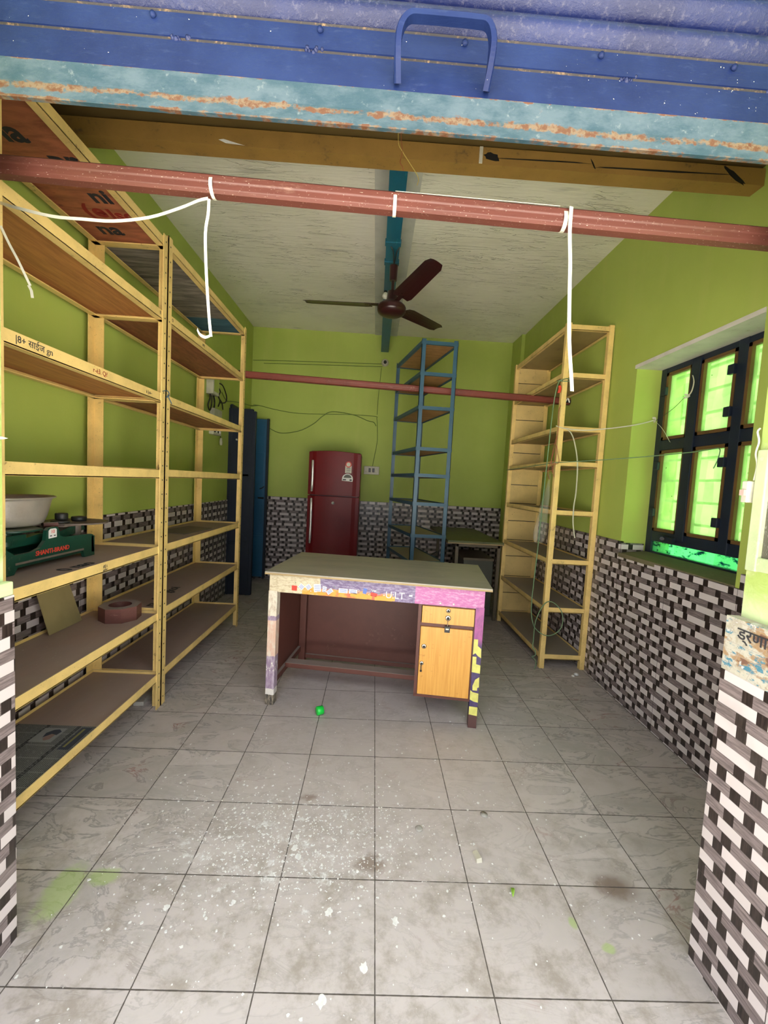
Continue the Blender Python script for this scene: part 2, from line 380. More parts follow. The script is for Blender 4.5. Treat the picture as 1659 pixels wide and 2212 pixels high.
def f_news(b):
    c = obj_co(); x, y, z = sep(c)
    ln = fmod(x, 0.0075) < 0.004; col_gap = band(fmod(y + 2.0, 0.075), 0.0, 0.006); n = noise(scl(c, (60, 260, 1)), 1.0, 3, 0.8)
    head = band(fmod(x + 5.0, 0.13), 0.0, 0.016)
    base = mix(ln * (n > 0.42) * (1.0 - col_gap), (0.215, 0.215, 0.20), (0.075, 0.075, 0.07))
    return mix(head * (n > 0.45), base, (0.035, 0.035, 0.035))
M_NEWS = material('printed_newsprint', f_news, 0.8)
def f_poster(b):
    c = world_co(); x, y, z = sep(c); n = noise(scl(c, (1, 1.2, 3)), 16, 6, 0.78); n2 = noise(c, 26, 5, 0.7); n3 = noise(scl(c, (1, 1, 2)), 11, 4, 0.6)
    col = mix(step(n2, 0.42, 0.62), (0.50, 0.47, 0.39), (0.38, 0.34, 0.26))
    col = mix(step(n3, 0.52, 0.57), col, (0.34, 0.22, 0.12)); col = mix(step(n, 0.54, 0.59), col, (0.06, 0.20, 0.28))
    col = mix(step(n3, 0.60, 0.64), col, (0.17, 0.09, 0.06))
    gl = fmod(z, 0.028); g2 = fmod(y + 0.4 * z, 0.05)
    col = mix(mx(gl < 0.0018, g2 < 0.0018) * 0.6, col, (0.35, 0.30, 0.26))
    return mix(step(n2 + n * 0.4, 0.80, 0.86), col, (0.60, 0.59, 0.56))
M_POSTER = material('torn_poster_paper', f_poster, 0.6)
M_MIRROR = painted('cracked_mirror_glass', (0.10, 0.09, 0.07), (0.55, 0.56, 0.52), 0.9, 30, 0.2, 0.3, (1, 3, 1))
M_FRAMEPALE = painted('pale_green_frame', (0.50, 0.57, 0.32), (0.60, 0.62, 0.46), 0.4, 14, 0.5)

def glass(name, tint, tl=0.62, stain=None):
    m = bpy.data.materials.new(name); m.use_nodes = True; nt = m.node_tree; X.T = nt
    for n in list(nt.nodes): nt.nodes.remove(n)
    out = nt.nodes.new('ShaderNodeOutputMaterial')
    c = world_co(); n1 = noise(c, 5, 4, 0.6); d, vc = voro(scl(c, (1, 17, 9)), 1.0, 'F1', 0.25)
    n2 = noise(c, 120, 2)
    k = tuple(v * 0.72 for v in tint)
    col = mix(step(n1, 0.35, 0.7), tint, k)
    vn = nt.nodes.new('ShaderNodeSeparateColor'); nt.links.new(vc.s, vn.inputs[0])
    col = mix(X(vn.outputs[0]) * 0.35, col, tuple(min(1, v * 1.35 + 0.03) for v in tint))
    col = mix(step(noise(c, 45, 2), 0.74, 0.77), col, (0.005, 0.03, 0.02))
    if stain: col = mix(step(noise(scl(c, (1, 3, 6)), 5, 5, 0.7), 0.5, 0.62), col, stain)
    tr = nt.nodes.new('ShaderNodeBsdfTranslucent'); rf = nt.nodes.new('ShaderNodeBsdfRefraction'); gl = nt.nodes.new('ShaderNodeBsdfGlossy')
    rf.inputs['IOR'].default_value = 1.02; rf.inputs['Roughness'].default_value = 0.12
    gl.inputs['Roughness'].default_value = 0.25; gl.inputs[0].default_value = (0.6, 0.7, 0.6, 1)
    nt.links.new(col.s, tr.inputs[0]); nt.links.new(col.s, rf.inputs[0])
    m1 = nt.nodes.new('ShaderNodeMixShader'); m1.inputs[0].default_value = tl * 0.55
    nt.links.new(rf.outputs[0], m1.inputs[1]); nt.links.new(tr.outputs[0], m1.inputs[2])
    m2 = nt.nodes.new('ShaderNodeMixShader'); m2.inputs[0].default_value = 0.06
    nt.links.new(m1.outputs[0], m2.inputs[1]); nt.links.new(gl.outputs[0], m2.inputs[2])
    b = bump(d, 0.4, 0.01)
    for n in (tr, rf, gl): nt.links.new(b.s, n.inputs['Normal'])
    nt.links.new(m2.outputs[0], out.inputs[0])
    return m
M_GLASS = glass('frosted_green_glass', (0.54, 0.83, 0.37))
M_FILM = glass('torn_green_film', (0.30, 0.85, 0.40), 0.5, (0.01, 0.12, 0.11))
def clear_bag():
    m = bpy.data.materials.new('clear_plastic_bag'); m.use_nodes = True; nt = m.node_tree; X.T = nt
    b = nt.nodes['Principled BSDF']; b.inputs['Base Color'].default_value = (0.7, 0.7, 0.62, 1); b.inputs['Roughness'].default_value = 0.3
    c = obj_co(); a = 0.08 + step(noise(scl(c, (12, 12, 1.0)), 3, 2), 0.45, 0.8) * 0.14
    X.put(b.inputs['Alpha'], a); return m
M_BAG = clear_bag()

# ------------------------------------------------------------------ mesh helpers
WOFF = {}
def tag(o, label=None, cat=None, group=None, kind=None):
    if label: o['label'] = label
    if cat: o['category'] = cat
    if group: o['group'] = group
    if kind: o['kind'] = kind
    return o
def thing(name, loc, label=None, cat=None, group=None, kind=None, rz=0.0):
    o = bpy.data.objects.new(name, None); COL.objects.link(o); o.location = loc; o.rotation_euler = (0, 0, rz)
    o.empty_display_size = 0.05
    WOFF[o.name] = Vector(loc)
    return tag(o, label, cat, group, kind)
class MB:
    def __init__(s): s.v = []; s.f = []; s.mi = []; s.sm = []
    def add(s, vs, fs, mi=0, sm=False):
        o = len(s.v); s.v += [Vector(p) for p in vs]
        for f in fs: s.f.append([i + o for i in f]); s.mi.append(mi); s.sm.append(sm)
        return s
    def hexa(s, p, mi=0):
        return s.add(p, [(0, 3, 2, 1), (4, 5, 6, 7), (0, 1, 5, 4), (1, 2, 6, 5), (2, 3, 7, 6), (3, 0, 4, 7)], mi)
    def box(s, x0, x1, y0, y1, z0, z1, mi=0):
        return s.hexa([(x0, y0, z0), (x1, y0, z0), (x1, y1, z0), (x0, y1, z0), (x0, y0, z1), (x1, y0, z1), (x1, y1, z1), (x0, y1, z1)], mi)
    def bar(s, p, q, w, h, up=(0, 0, 1), mi=0):
        p = Vector(p); q = Vector(q); d = (q - p).normalized(); a = d.cross(Vector(up))
        if a.length < 1e-4: a = d.cross(Vector((1, 0, 0)))
        a.normalize(); b = a.cross(d); a = a * w / 2; b = b * h / 2
        return s.hexa([p - a - b, p + a - b, q + a - b, q - a - b, p - a + b, p + a + b, q + a + b, q - a + b], mi)
    def tube(s, pts, r, n=8, mi=0, smooth=True, cap=True):
        pts = [Vector(p) for p in pts]; rs = r if isinstance(r, (list, tuple)) else [r] * len(pts)
        rings = []; prev = None
        for i, p in enumerate(pts):
            d = (pts[min(i + 1, len(pts) - 1)] - pts[max(i - 1, 0)]).normalized()
            if prev is None:
                a = d.cross(Vector((0, 0, 1)))
                if a.length < 1e-3: a = d.cross(Vector((1, 0, 0)))
            else: a = prev - d * prev.dot(d)
            a.normalize(); prev = a; b = d.cross(a)
            rings.append([p + (a * math.cos(2 * PI * k / n) + b * math.sin(2 * PI * k / n)) * rs[i] for k in range(n)])
        vs = [v for r_ in rings for v in r_]; fs = []
        for i in range(len(rings) - 1):
            for k in range(n):
                fs.append((i * n + k, i * n + (k + 1) % n, (i + 1) * n + (k + 1) % n, (i + 1) * n + k))
        s.add(vs, fs, mi, smooth)
        if cap: s.add(rings[0], [tuple(range(n))[::-1]], mi); s.add(rings[-1], [tuple(range(n))], mi)
        return s
    def lathe(s, c, prof, n=32, mi=0, smooth=True, axis='z'):
        vs = []; c = Vector(c)
        for r, z in prof:
            for k in range(n):
                a = 2 * PI * k / n; q = Vector((r * math.cos(a), r * math.sin(a), z))
                if axis == 'y': q = Vector((q.x, q.z, q.y))
                if axis == 'x': q = Vector((q.z, q.y, q.x))
                vs.append(c + q)
        fs = [(i * n + k, i * n + (k + 1) % n, (i + 1) * n + (k + 1) % n, (i + 1) * n + k) for i in range(len(prof) - 1) for k in range(n)]
        s.add(vs, fs, mi, smooth)
        if prof[0][0] > 1e-5: s.add(vs[:n], [tuple(range(n))[::-1]], mi)
        if prof[-1][0] > 1e-5: s.add(vs[-n:], [tuple(range(n))], mi)
        return s
    def poly(s, pts, dvec, mi=0):
        """extrude the closed outline pts by dvec"""
        n = len(pts); pts = [Vector(p) for p in pts]; d = Vector(dvec)
        s.add(pts + [p + d for p in pts], [tuple(range(n)), tuple(range(2 * n - 1, n - 1, -1))] + [(i, i + n, (i + 1) % n + n, (i + 1) % n) for i in range(n)], mi)
        return s
    def ribbon(s, pts, wv, t=0.0012, mi=0):
        """flat strap: centre line pts, width vector wv (or one per point), with real thickness"""
        pts = [Vector(p) for p in pts]; ws = [Vector(x) for x in wv] if isinstance(wv[0], (tuple, list, Vector)) else [Vector(wv)] * len(pts)
        vs = []
        for i, p in enumerate(pts):
            d = (pts[min(i + 1, len(pts) - 1)] - pts[max(i - 1, 0)]).normalized(); w = ws[i]; n = d.cross(w)
            n = n.normalized() * t / 2 if n.length > 1e-6 else Vector((0, t / 2, 0))
            vs += [p - w / 2 - n, p + w / 2 - n, p + w / 2 + n, p - w / 2 + n]
        fs = []
        for i in range(len(pts) - 1):
            for k in range(4): fs.append((i * 4 + k, i * 4 + (k + 1) % 4, i * 4 + 4 + (k + 1) % 4, i * 4 + 4 + k))
        fs += [(3, 2, 1, 0), tuple(len(vs) - 4 + k for k in range(4))]
        return s.add(vs, fs, mi)
    def text(s, txt, size, M, mi=0, ext=0.0004, sx=1.0, shear=0.0, bold=0.0):
        cu = bpy.data.curves.new('lettering', 'FONT'); cu.body = txt; cu.size = size; cu.extrude = ext; cu.align_x = 'CENTER'; cu.align_y = 'CENTER'
        cu.shear = shear; cu.offset = bold; cu.resolution_u = 3
        o = bpy.data.objects.new('lettering', cu); COL.objects.link(o)
        me = bpy.data.meshes.new_from_object(o.evaluated_get(bpy.context.evaluated_depsgraph_get()))
        s.add([M @ Vector((v.co.x * sx, v.co.y, v.co.z)) for v in me.vertices], [tuple(p.vertices) for p in me.polygons], mi)
        bpy.data.objects.remove(o); bpy.data.curves.remove(cu); bpy.data.meshes.remove(me); return s
    def build(s, name, mats, parent=None, local=False, bevel=0.0, **kw):
        if not isinstance(mats, (list, tuple)): mats = [mats]
        off = Vector((0, 0, 0))
        if parent is not None and not local: off = WOFF.get(parent.name, off)
        me = bpy.data.meshes.new(name); me.from_pydata([v - off for v in s.v], [], s.f)
        for m_ in mats: me.materials.append(m_)
        for p, mi, sm in zip(me.polygons, s.mi, s.sm): p.material_index = mi; p.use_smooth = sm
        bm = bmesh.new(); bm.from_mesh(me); bmesh.ops.recalc_face_normals(bm, faces=bm.faces); bm.to_mesh(me); bm.free()
        o = bpy.data.objects.new(name, me); COL.objects.link(o)
        if parent is not None: o.parent = parent
        if not local and parent is not None: WOFF[o.name] = off
        if bevel > 0:
            md = o.modifiers.new('bevel', 'BEVEL'); md.width = bevel; md.segments = 2; md.limit_method = 'ANGLE'; md.angle_limit = R(40)
        return tag(o, **kw) if kw else o
def basis(o, x, y, z=None):
    x = Vector(x).normalized(); y = Vector(y).normalized(); z = x.cross(y)
    M = Matrix.Identity(4)
    for i in range(3): M[i][0] = x[i]; M[i][1] = y[i]; M[i][2] = z[i]; M[i][3] = o[i]
    return M
def smooth_path(pts, k=6):
    P = [Vector(p) for p in pts]; out = []
    for i in range(len(P) - 1):
        a, b, c, d = P[max(i - 1, 0)], P[i], P[i + 1], P[min(i + 2, len(P) - 1)]
        for j in range(k):
            t = j / k; out.append(0.5 * ((2 * b) + (c - a) * t + (2 * a - 5 * b + 4 * c - d) * t * t + (3 * b - a - 3 * c + d) * t ** 3))
    return out + [P[-1]]

# ------------------------------------------------------------------ the room shell
YB = 3.05
def xl(y): return -1.573 - 0.022 * max(y, 0)
def xr(y): return 1.535 + 0.018 * max(y, 0)
def zc(y): return 3.03 + 0.023 * max(y, -1.2)
def wallslab(mb, side, y0, y1, z0, z1, t0=0.0, t1=0.32, mi=0):
    f = xl if side == 'l' else xr; s = -1 if side == 'l' else 1
    a0, a1 = f(y0) + s * t0, f(y1) + s * t0; b0, b1 = f(y0) + s * t1, f(y1) + s * t1
    mb.hexa([(a0, y0, z0), (b0, y0, z0), (b1, y1, z0), (a1, y1, z0), (a0, y0, z1), (b0, y0, z1), (b1, y1, z1), (a1, y1, z1)], mi)
MB().box(-2.6, 2.6, -1.62, 3.4, -0.10, 0.0).build('floor', M_FLOOR, kind='structure')
MB().box(-14, 14, -22, -1.62, -0.22, -0.08).build('trim_5', M_UNSEEN_GROUND, kind='structure')  # unseen street ground, put in to bounce daylight up into the shop
g = MB()
g.hexa([(-1.95, -1.118, zc(-1.1)), (1.9, -1.118, zc(-1.1)), (1.9, 3.4, zc(3.4)), (-1.95, 3.4, zc(3.4)), (-1.95, -1.118, 3.4), (1.9, -1.118, 3.4), (1.9, 3.4, 3.4), (-1.95, 3.4, 3.4)])
g.build('ceiling', M_CEIL, kind='structure')
for k, (a, b_) in enumerate(((-0.16, -0.078), (0.018, 0.11))):
    g = MB(); g.hexa([(a, -0.3, zc(-0.3) - 0.008), (b_, -0.3, zc(-0.3) - 0.008), (b_, YB, zc(YB) - 0.008), (a, YB, zc(YB) - 0.008), (a, -0.3, zc(-.3) + .01), (b_, -0.3, zc(-.3) + .01), (b_, YB, zc(YB) + .01), (a, YB, zc(YB) + .01)])
    g.build('trim_%d' % (k + 1), M_COLLAR, kind='structure')
# left wall with the doorway in its far end
DY0, DY1, DZ = 2.29, 2.97, 2.02
g = MB(); wallslab(g, 'l', -1.5, DY0, -0.05, 3.2); wallslab(g, 'l', DY1, 3.4, -0.05, 3.2); wallslab(g, 'l', DY0, DY1, DZ, 3.2)
wl = g.build('wall_left', M_GREEN, kind='structure')
g = MB(); wallslab(g, 'l', -1.1, DY0 - 0.01, 0.0, 1.025, -0.008, 0.02); g.build('tile_dado', M_TILE_Y, wl)
g = MB(); g.box(-2.6, -1.9, DY0 - .1, DY1 + .1, -.05, 2.3); g.build('added_doorway_block', M_GREEN, kind='structure')  # unseen block added behind the doorway to keep sky light out
# right wall with the window recess
WY0, WY1, WZ0, WZ1 = -0.42, 0.455, 0.925, 2.105
g = MB(); wallslab(g, 'r', -1.5, WY0, -0.05, 3.2); wallslab(g, 'r', WY1, 3.4, -0.05, 3.2); wallslab(g, 'r', WY0, WY1, -0.05, WZ0); wallslab(g, 'r', WY0, WY1, WZ1, 3.2)
wr = g.build('wall_right', M_GREEN, kind='structure')
g = MB(); wallslab(g, 'r', -1.1, WY0 - 0.03, 0.0, 0.985, -0.008, 0.02); wallslab(g, 'r', WY0 - 0.03, WY1 + 0.0, 0.0, 0.918, -0.008, 0.02); wallslab(g, 'r', WY1, YB, 0.0, 1.0, -0.008, 0.02)
g.build('tile_dado', M_TILE_Y, wr)
g = MB(); g.box(1.545, 1.69, WY1 - 0.008, WY1 + 0.02, 0.925, 0.99); g.build('reveal_tiles', M_TILE_X, wr)
g = MB(); g.box(1.53, 1.75, WY0, WY1, WZ1 - 0.012, WZ1 + 0.01); g.build('reveal_soffit', M_REVEALTOP, wr)
g = MB(); g.hexa([(1.532, WY0, 0.90), (1.75, WY0, 0.90), (1.75, WY1, 0.90), (1.532, WY1, 0.90), (1.532, WY0, 0.925), (1.75, WY0, 0.95), (1.75, WY1, 0.95), (1.532, WY1, 0.925)])
g.build('window_sill', M_SILL, wr)
# back wall
g = MB(); g.box(-1.95, 1.95, YB, YB + 0.3, -.05, 3.3); wb = g.build('wall_back', M_GREEN, kind='structure')
g = MB(); g.box(-1.62, 1.585, YB - 0.008, YB + .02, 0, 1.05); g.build('tile_dado', M_TILE_X, wb)
g = MB(); g.box(1.545, 1.60, 2.72, YB, 0, 3.1); g.build('trim_3', M_GREEN, kind='structure')
# front wall: tiled jambs, plaster above, lintel wall over the shutter
for nm, s_, xi, xp in (('wall_front_left', -1, -0.976, -1.0), ('wall_front_right', 1, 0.89, 0.925)):
    g = MB(); a, b_ = sorted((xp, s_ * 1.86)); g.box(a, b_, -1.5, -1.118, -.05, 3.2)
    o = g.build(nm, M_JAMB, kind='structure')
    g = MB(); a, b_ = sorted((xi, xp - s_ * -0.005)); zt = 0.955 if s_ < 0 else 0.845
    g.box(a, b_, -1.5, -1.112, 0, zt); g.build('jamb_tiles', M_TILE_Y, o, bevel=0.002)
    g = MB(); a2, b2 = sorted((xi + s_ * 0.0015, xp)); g.box(a2, b2, -1.5, -1.1125, zt, 0.99)
    if s_ < 0: g.build('plaster_band', M_JAMB, o, bevel=0.004)
    else:
        M = basis((0.8895, -1.205, 0.955), (0, -1, 0), (0, 0, 1)); g.text('ड्रणाम', 0.042, M, 1, 0.0008)
        g.build('torn_poster_band', [M_POSTER, M_MARK], o, label='torn blue and brown poster scraps')
g = MB(); g.box(-1.9, 1.9, -1.52, -1.26, 2.62, 3.3); g.build('wall_front_top', M_JAMB, kind='structure')

# ochre beam across the room and the brown shutter hood behind the shutter
t = thing('ceiling_cross_beam', (0, -0.34, 2.652), 'long ochre painted beam spanning wall to wall under the ceiling, black smears on it', 'beam')
g = MB(); g.box(-1.57, 1.533, -0.34, -0.27, 2.652, 2.722)
for (x, z, a, l, hh) in ((0.35, 2.685, 10, 0.07, 0.035), (0.58, 2.685, -1, 0.40, 0.006), (0.785, 2.686, 62, 0.05, 0.007), (1.08, 2.680, -1, 0.55, 0.008), (1.40, 2.682, 35, 0.12, 0.02)):
    M = Matrix.Translation((x, -0.3405, z)) @ Matrix.Rotation(R(a), 4, 'Y')
    pts = []
    for k in range(14):
        q = 2 * PI * k / 14; rr = 1 + random.uniform(-.25, .25); pts.append(M @ Vector((l / 2 * math.cos(q) * rr, 0, hh / 2 * math.sin(q) * rr)))
    g.poly(pts, (0, 0.0004, 0), 1)
g.poly([(-0.79, -0.3406, 2.672), (-0.77, -0.3406, 2.676), (-0.70, -0.3406, 2.660), (-0.68, -0.3406, 2.656), (-0.76, -0.3406, 2.660)], (0, .0004, 0), 2)
g.build('beam_body', [M_LINTEL, M_BLACK, M_LIME], t, bevel=0.003)
g = MB(); g.box(0.298, 0.312, -0.345, -0.34, 2.655, 2.72); g.build('clear_tape', M_WHITEPL, t)
t = thing('shutter_hood', (0, -0.7, 2.735), 'dark brown steel hood above the ochre beam, behind the rolled shutter', 'hood')
g = MB(); g.box(-1.57, 1.533, -1.11, -0.30, 2.735, 3.0)
g.build('hood_casing', M_HOOD, t)

# ------------------------------------------------------------------ roller shutter
SX0, SX1, SY = -0.972, 0.886, -1.2
def sh(z): return lambda x: z - 0.0085 * x
t = thing('roller_shutter', (0, SY, 2.075), 'half raised blue roller shutter with a rusty teal bottom bar and pull handle', 'shutter')
def xsect(g, prof, mi=0, sm=False):
    """prof: (y, z) outline extruded along x with the shutter's slight slope"""
    n = len(prof); vs = [(SX0, y, z - .0085 * SX0) for y, z in prof] + [(SX1, y, z - .0085 * SX1) for y, z in prof]
    g.add(vs, [tuple(range(n)), tuple(range(2 * n - 1, n - 1, -1))], mi); g.add(vs, [(i, i + n, (i + 1) % n + n, (i + 1) % n) for i in range(n)], mi, sm)
g = MB(); xsect(g, [(SY - 0.006, 2.072), (SY, 2.112), (SY - 0.002, 2.155), (SY + .05, 2.155), (SY + .05, 2.12), (SY + 0.006, 2.12), (SY + 0.004, 2.072)])
g.build('bottom_bar', M_TEALRUST, t, label='rusty teal angle bar')
g = MB(); xsect(g, [(SY + 0.004, 2.150), (SY + .002, 2.160), (SY + 0.010, 2.229), (SY + 0.022, 2.230), (SY + .022, 2.15)])
for x in (-0.545, -0.25, 0.457, 0.80):
    for k in range(9):
        xx = x + random.uniform(-.02, .02); zz = 2.235 - .0085 * xx + random.uniform(-.006, .004); r_ = random.uniform(.003, .007)
        g.lathe((xx, SY + 0.011, zz), [(r_, 0), (r_ * .7, -.003), (0.0, -.005)], 8, 1, axis='y')
g.build('bottom_plate', [M_SHUT, M_SLAT], t)
g = MB(); xsect(g, [(SY + 0.012, 2.227), (SY + 0.0105, 2.235), (SY + .018, 2.236), (SY + .018, 2.227)]); xsect(g, [(SY + 0.015, 2.286), (SY + 0.0125, 2.293), (SY + .018, 2.296), (SY + .022, 2.286)]); g.build('seam_shade_rust', painted('rust_and_shade_seam', (.015, .012, .012), (.20, .12, .05), 0.9, 22, .7), t)  # dark strips: the overlap's shadow line put into the colour, mixed with rust
g = MB(); xsect(g, [(SY + 0.016, 2.233), (SY + .008, 2.236), (SY + 0.012, 2.287), (SY + 0.03, 2.288), (SY + .03, 2.233)])
for x in (-0.605, -0.241, 0.08, 0.388, 0.693):
    g.lathe((x, SY + 0.009, 2.276 - .0085 * x), [(.007, 0), (.006, -.004), (0.0, -.006)], 12, 0, axis='y')
g.build('lock_strip', M_SHUT, t)
for k in range(9):
    z0 = 2.292 + k * 0.0745; prof = []
    for j in range(9):
        a = j / 8; prof.append((SY + 0.026 - 0.030 * math.sin(PI * a), z0 + 0.070 * a))
    prof += [(SY + 0.035, z0 + 0.0745), (SY + 0.035, z0)]
    g = MB(); xsect(g, prof, 0, True); g.build('slat', M_SLAT, t)
g = MB()
hp = smooth_path([(-0.066, SY - .004, 2.168), (-0.068, SY - .03, 2.20), (-0.066, SY - .045, 2.235), (-0.05, SY - .05, 2.258), (-0.02, SY - .05, 2.262), (0.03, SY - .05, 2.262), (0.09, SY - .05, 2.261), (0.118, SY - .05, 2.256), (0.131, SY - .045, 2.232), (0.133, SY - .03, 2.20), (0.132, SY - .004, 2.166)], 5)
n = len(hp); vs = []
cc_ = Vector((0.033, 0, 2.20))
for i, p in enumerate(hp):
    d = (hp[min(i + 1, n - 1)] - hp[max(i - 1, 0)]).normalized(); o_ = Vector((p.x - cc_.x, 0, p.z - cc_.z)); o_ = (o_ - d * o_.dot(d)).normalized()
    dep = d.cross(o_).normalized()
    for aa, bb in ((-.007, -.010), (.004, -.010), (.007, -.006), (.007, .006), (.004, .010), (-.007, .010)): vs.append(p + o_ * aa + dep * bb)
g.add(vs, [(i * 6 + k, i * 6 + (k + 1) % 6, i * 6 + 6 + (k + 1) % 6, i * 6 + 6 + k) for i in range(n - 1) for k in range(6)] + [tuple(range(6)), tuple(range(6 * n - 6, 6 * n))], 0, False)
g.build('pull_handle', M_SHUT, t)

# ------------------------------------------------------------------ red pipes
def pipe(name, y, xa, za, xb, zb, r, mats, label, capend=False):
    t = thing(name, (xa, y, za), label, 'pipe')
    prof = [(-.55, -1), (.55, -1), (.9, -.72), (.9, -.05), (1, 0.05), (1, .7), (.65, 1), (-.65, 1), (-1, .7), (-1, .05), (-.9, -.05), (-.9, -.72)]
    vs = [(xa, y + a * r, za + b * r) for a, b in prof] + [(xb, y + a * r, zb + b * r) for a, b in prof]; n = len(prof)
    g = MB(); g.add(vs, [tuple(range(n)), tuple(range(2 * n - 1, n - 1, -1))] + [(i, i + n, (i + 1) % n + n, (i + 1) % n) for i in range(n)])
    g.build('pipe_body', mats, t, bevel=0.002)
    if capend:
        g = MB(); g.tube([(xb - .085, y, zb), (xb, y, zb)], r * 1.08, 14, 0, True)
        g.build('dark_end_sleeve', M_BLACK, t)
        g = MB(); g.tube(smooth_path([(xb - .07, y - r * 1.2, zb + r), (xb - .075, y - r * 1.2, zb - r * .6), (xb - .05, y - r * 1.3, zb - r * .3), (xb - .03, y - r * 1.3, zb + r * .8), (xb - .015, y - r * 1.3, zb - r * .5)], 4), .006, 6); g.build('foil_scrap', M_CHROME, t)
    return t
pipe('red_pipe', -0.98, -1.57, 2.090, 1.53, 2.024, 0.0240, M_PIPE, 'thick red pipe nearest the shop opening, white straps tied over it')
pipe('red_pipe', 1.382, -1.60, 2.14, 1.552, 2.066, 0.027, M_PIPE2, 'thin looking red pipe further back, running from left rack to right rack', True)

# ------------------------------------------------------------------ teal roof beam
t = thing('roof_joist', (-0.03, 1.3, 2.87), 'teal steel joist under the middle of the ceiling, holding the fan', 'beam')
g = MB()
y0, y1 = -0.27, YB + 0.02
def zb(y): return 2.862 + 0.0105 * max(y, -.3)
for (xa, xb, za, zb_) in ((-0.077, 0.016, 0, 0.014), (-0.035, -0.026, 0.014, 0.15)):
    g.hexa([(xa, y0, zb(y0) + za), (xb, y0, zb(y0) + za), (xb, y1, zb(y1) + za), (xa, y1, zb(y1) + za), (xa, y0, zb(y0) + zb_), (xb, y0, zb(y0) + zb_), (xb, y1, zb(y1) + zb_), (xa, y1, zb(y1) + zb_)])
g.build('joist_section', M_BEAM, t)
for y in (0.68, 0.93, 1.75):
    g = MB(); z = zb(y); g.box(-0.083, 0.022, y - .022, y + .022, z - .006, z + .02); g.build('clamp_band', M_BEAM, t)

# ------------------------------------------------------------------ ceiling fan
FX, FY = -0.014, 0.90
t = thing('ceiling_fan', (FX, FY, 2.54), 'maroon three-bladed ceiling fan hanging from the teal joist', 'fan')
g = MB(); g.lathe((FX, FY, 0), [(0.0, 2.490), (.03, 2.491), (.07, 2.497), (.095, 2.511), (.103, 2.529), (.100, 2.539), (.104, 2.545), (.098, 2.561), (.08, 2.575), (.04, 2.60), (.035, 2.66), (0, 2.66)], 40); g.build('motor_housing', M_FAN, t)
g = MB(); g.tube([(FX, FY, 2.64), (FX, FY - .02, 2.80)], 0.011, 10); g.tube([(FX, FY - .012, 2.73), (FX, FY - .022, 2.83)], [0.026, 0.030], 12); g.build('downrod', M_FAN, t)
g = MB(); g.tube(smooth_path([(FX - .03, FY - .2, 2.862), (FX - .012, FY - .18, 2.84), (FX, FY - .06, 2.82), (FX + .012, FY - .18, 2.84), (FX + .03, FY - .2, 2.862)], 4), .004, 6); g.tube([(FX, FY - .02, 2.80), (FX, FY - .02, 2.865)], .006, 8); g.build('hanging_hook', M_DARKMETAL, t)
for k, (deg, dz, tl) in enumerate(((51, 0.05, 6), (171, 0.035, 12), (291, 0.012, 13))):
    deg = deg + 180 * 0; a = R(deg); d = Vector((math.cos(a), math.sin(a), dz / .65)); s_ = Vector((-math.sin(a), math.cos(a), 0)); tilt = s_ * math.cos(R(tl)) - Vector((0, 0, math.sin(R(tl))))
    c0 = Vector((FX, FY, 2.566)); g = MB(); N = 12; top = []; bot = []
    for i in range(N + 1):
        r_ = 0.15 + 0.50 * i / N; wd = 0.068 - 0.012 * i / N
        if i == N: wd *= 0.72
        if i == 0: wd *= 0.8
        for j in range(5):
            u = -1 + j / 2; q = c0 + d * r_ + tilt * (u * wd) + Vector((0, 0, -0.006 * (u * u)))
            top.append(q + Vector((0, 0, .0015))); bot.append(q - Vector((0, 0, .0015)))
    nn = len(top); fs = []
    for i in range(N):
        for j in range(4):
            q = i * 5 + j; fs += [(q, q + 1, q + 6, q + 5), (nn + q, nn + q + 5, nn + q + 6, nn + q + 1)]
    per = [j for j in range(5)] + [i * 5 + 4 for i in range(1, N + 1)] + [N * 5 + j for j in (3, 2, 1, 0)] + [i * 5 for i in range(N - 1, 0, -1)]
    for i in range(len(per)): a_, b_ = per[i], per[(i + 1) % len(per)]; fs.append((a_, a_ + nn, b_ + nn, b_))
    g.add(top + bot, fs, 0, False); bl = g.build('blade', M_FAN, t)
    g = MB(); g.bar(c0 + d * .08, c0 + d * .20, .035, .005, up=(0, 0, 1)); g.lathe(c0 + d * .17 + Vector((0.012, 0.0, -.010)), [(.005, 0), (.004, .006), (0, .007)], 8); g.build('blade_bracket', M_FAN, bl)
t = thing('light_bulb', (-0.062, 1.38, 2.84), 'small round white bulb under the teal joist, just behind the fan motor', 'bulb')
g = MB(); g.lathe((-0.062, 1.38, 2.865), [(0, -.055), (.016, -.051), (.026, -.036), (.027, -.028), (.018, -.010), (.012, 0)], 20); g.build('glass_globe', material('opal_glass', (0.9, 0.88, 0.75), 0.2), t)
g = MB(); g.lathe((-0.062, 1.38, 2.858), [(.014, 0), (.014, .018)], 16); g.build('bulb_holder', M_BLACK, t)

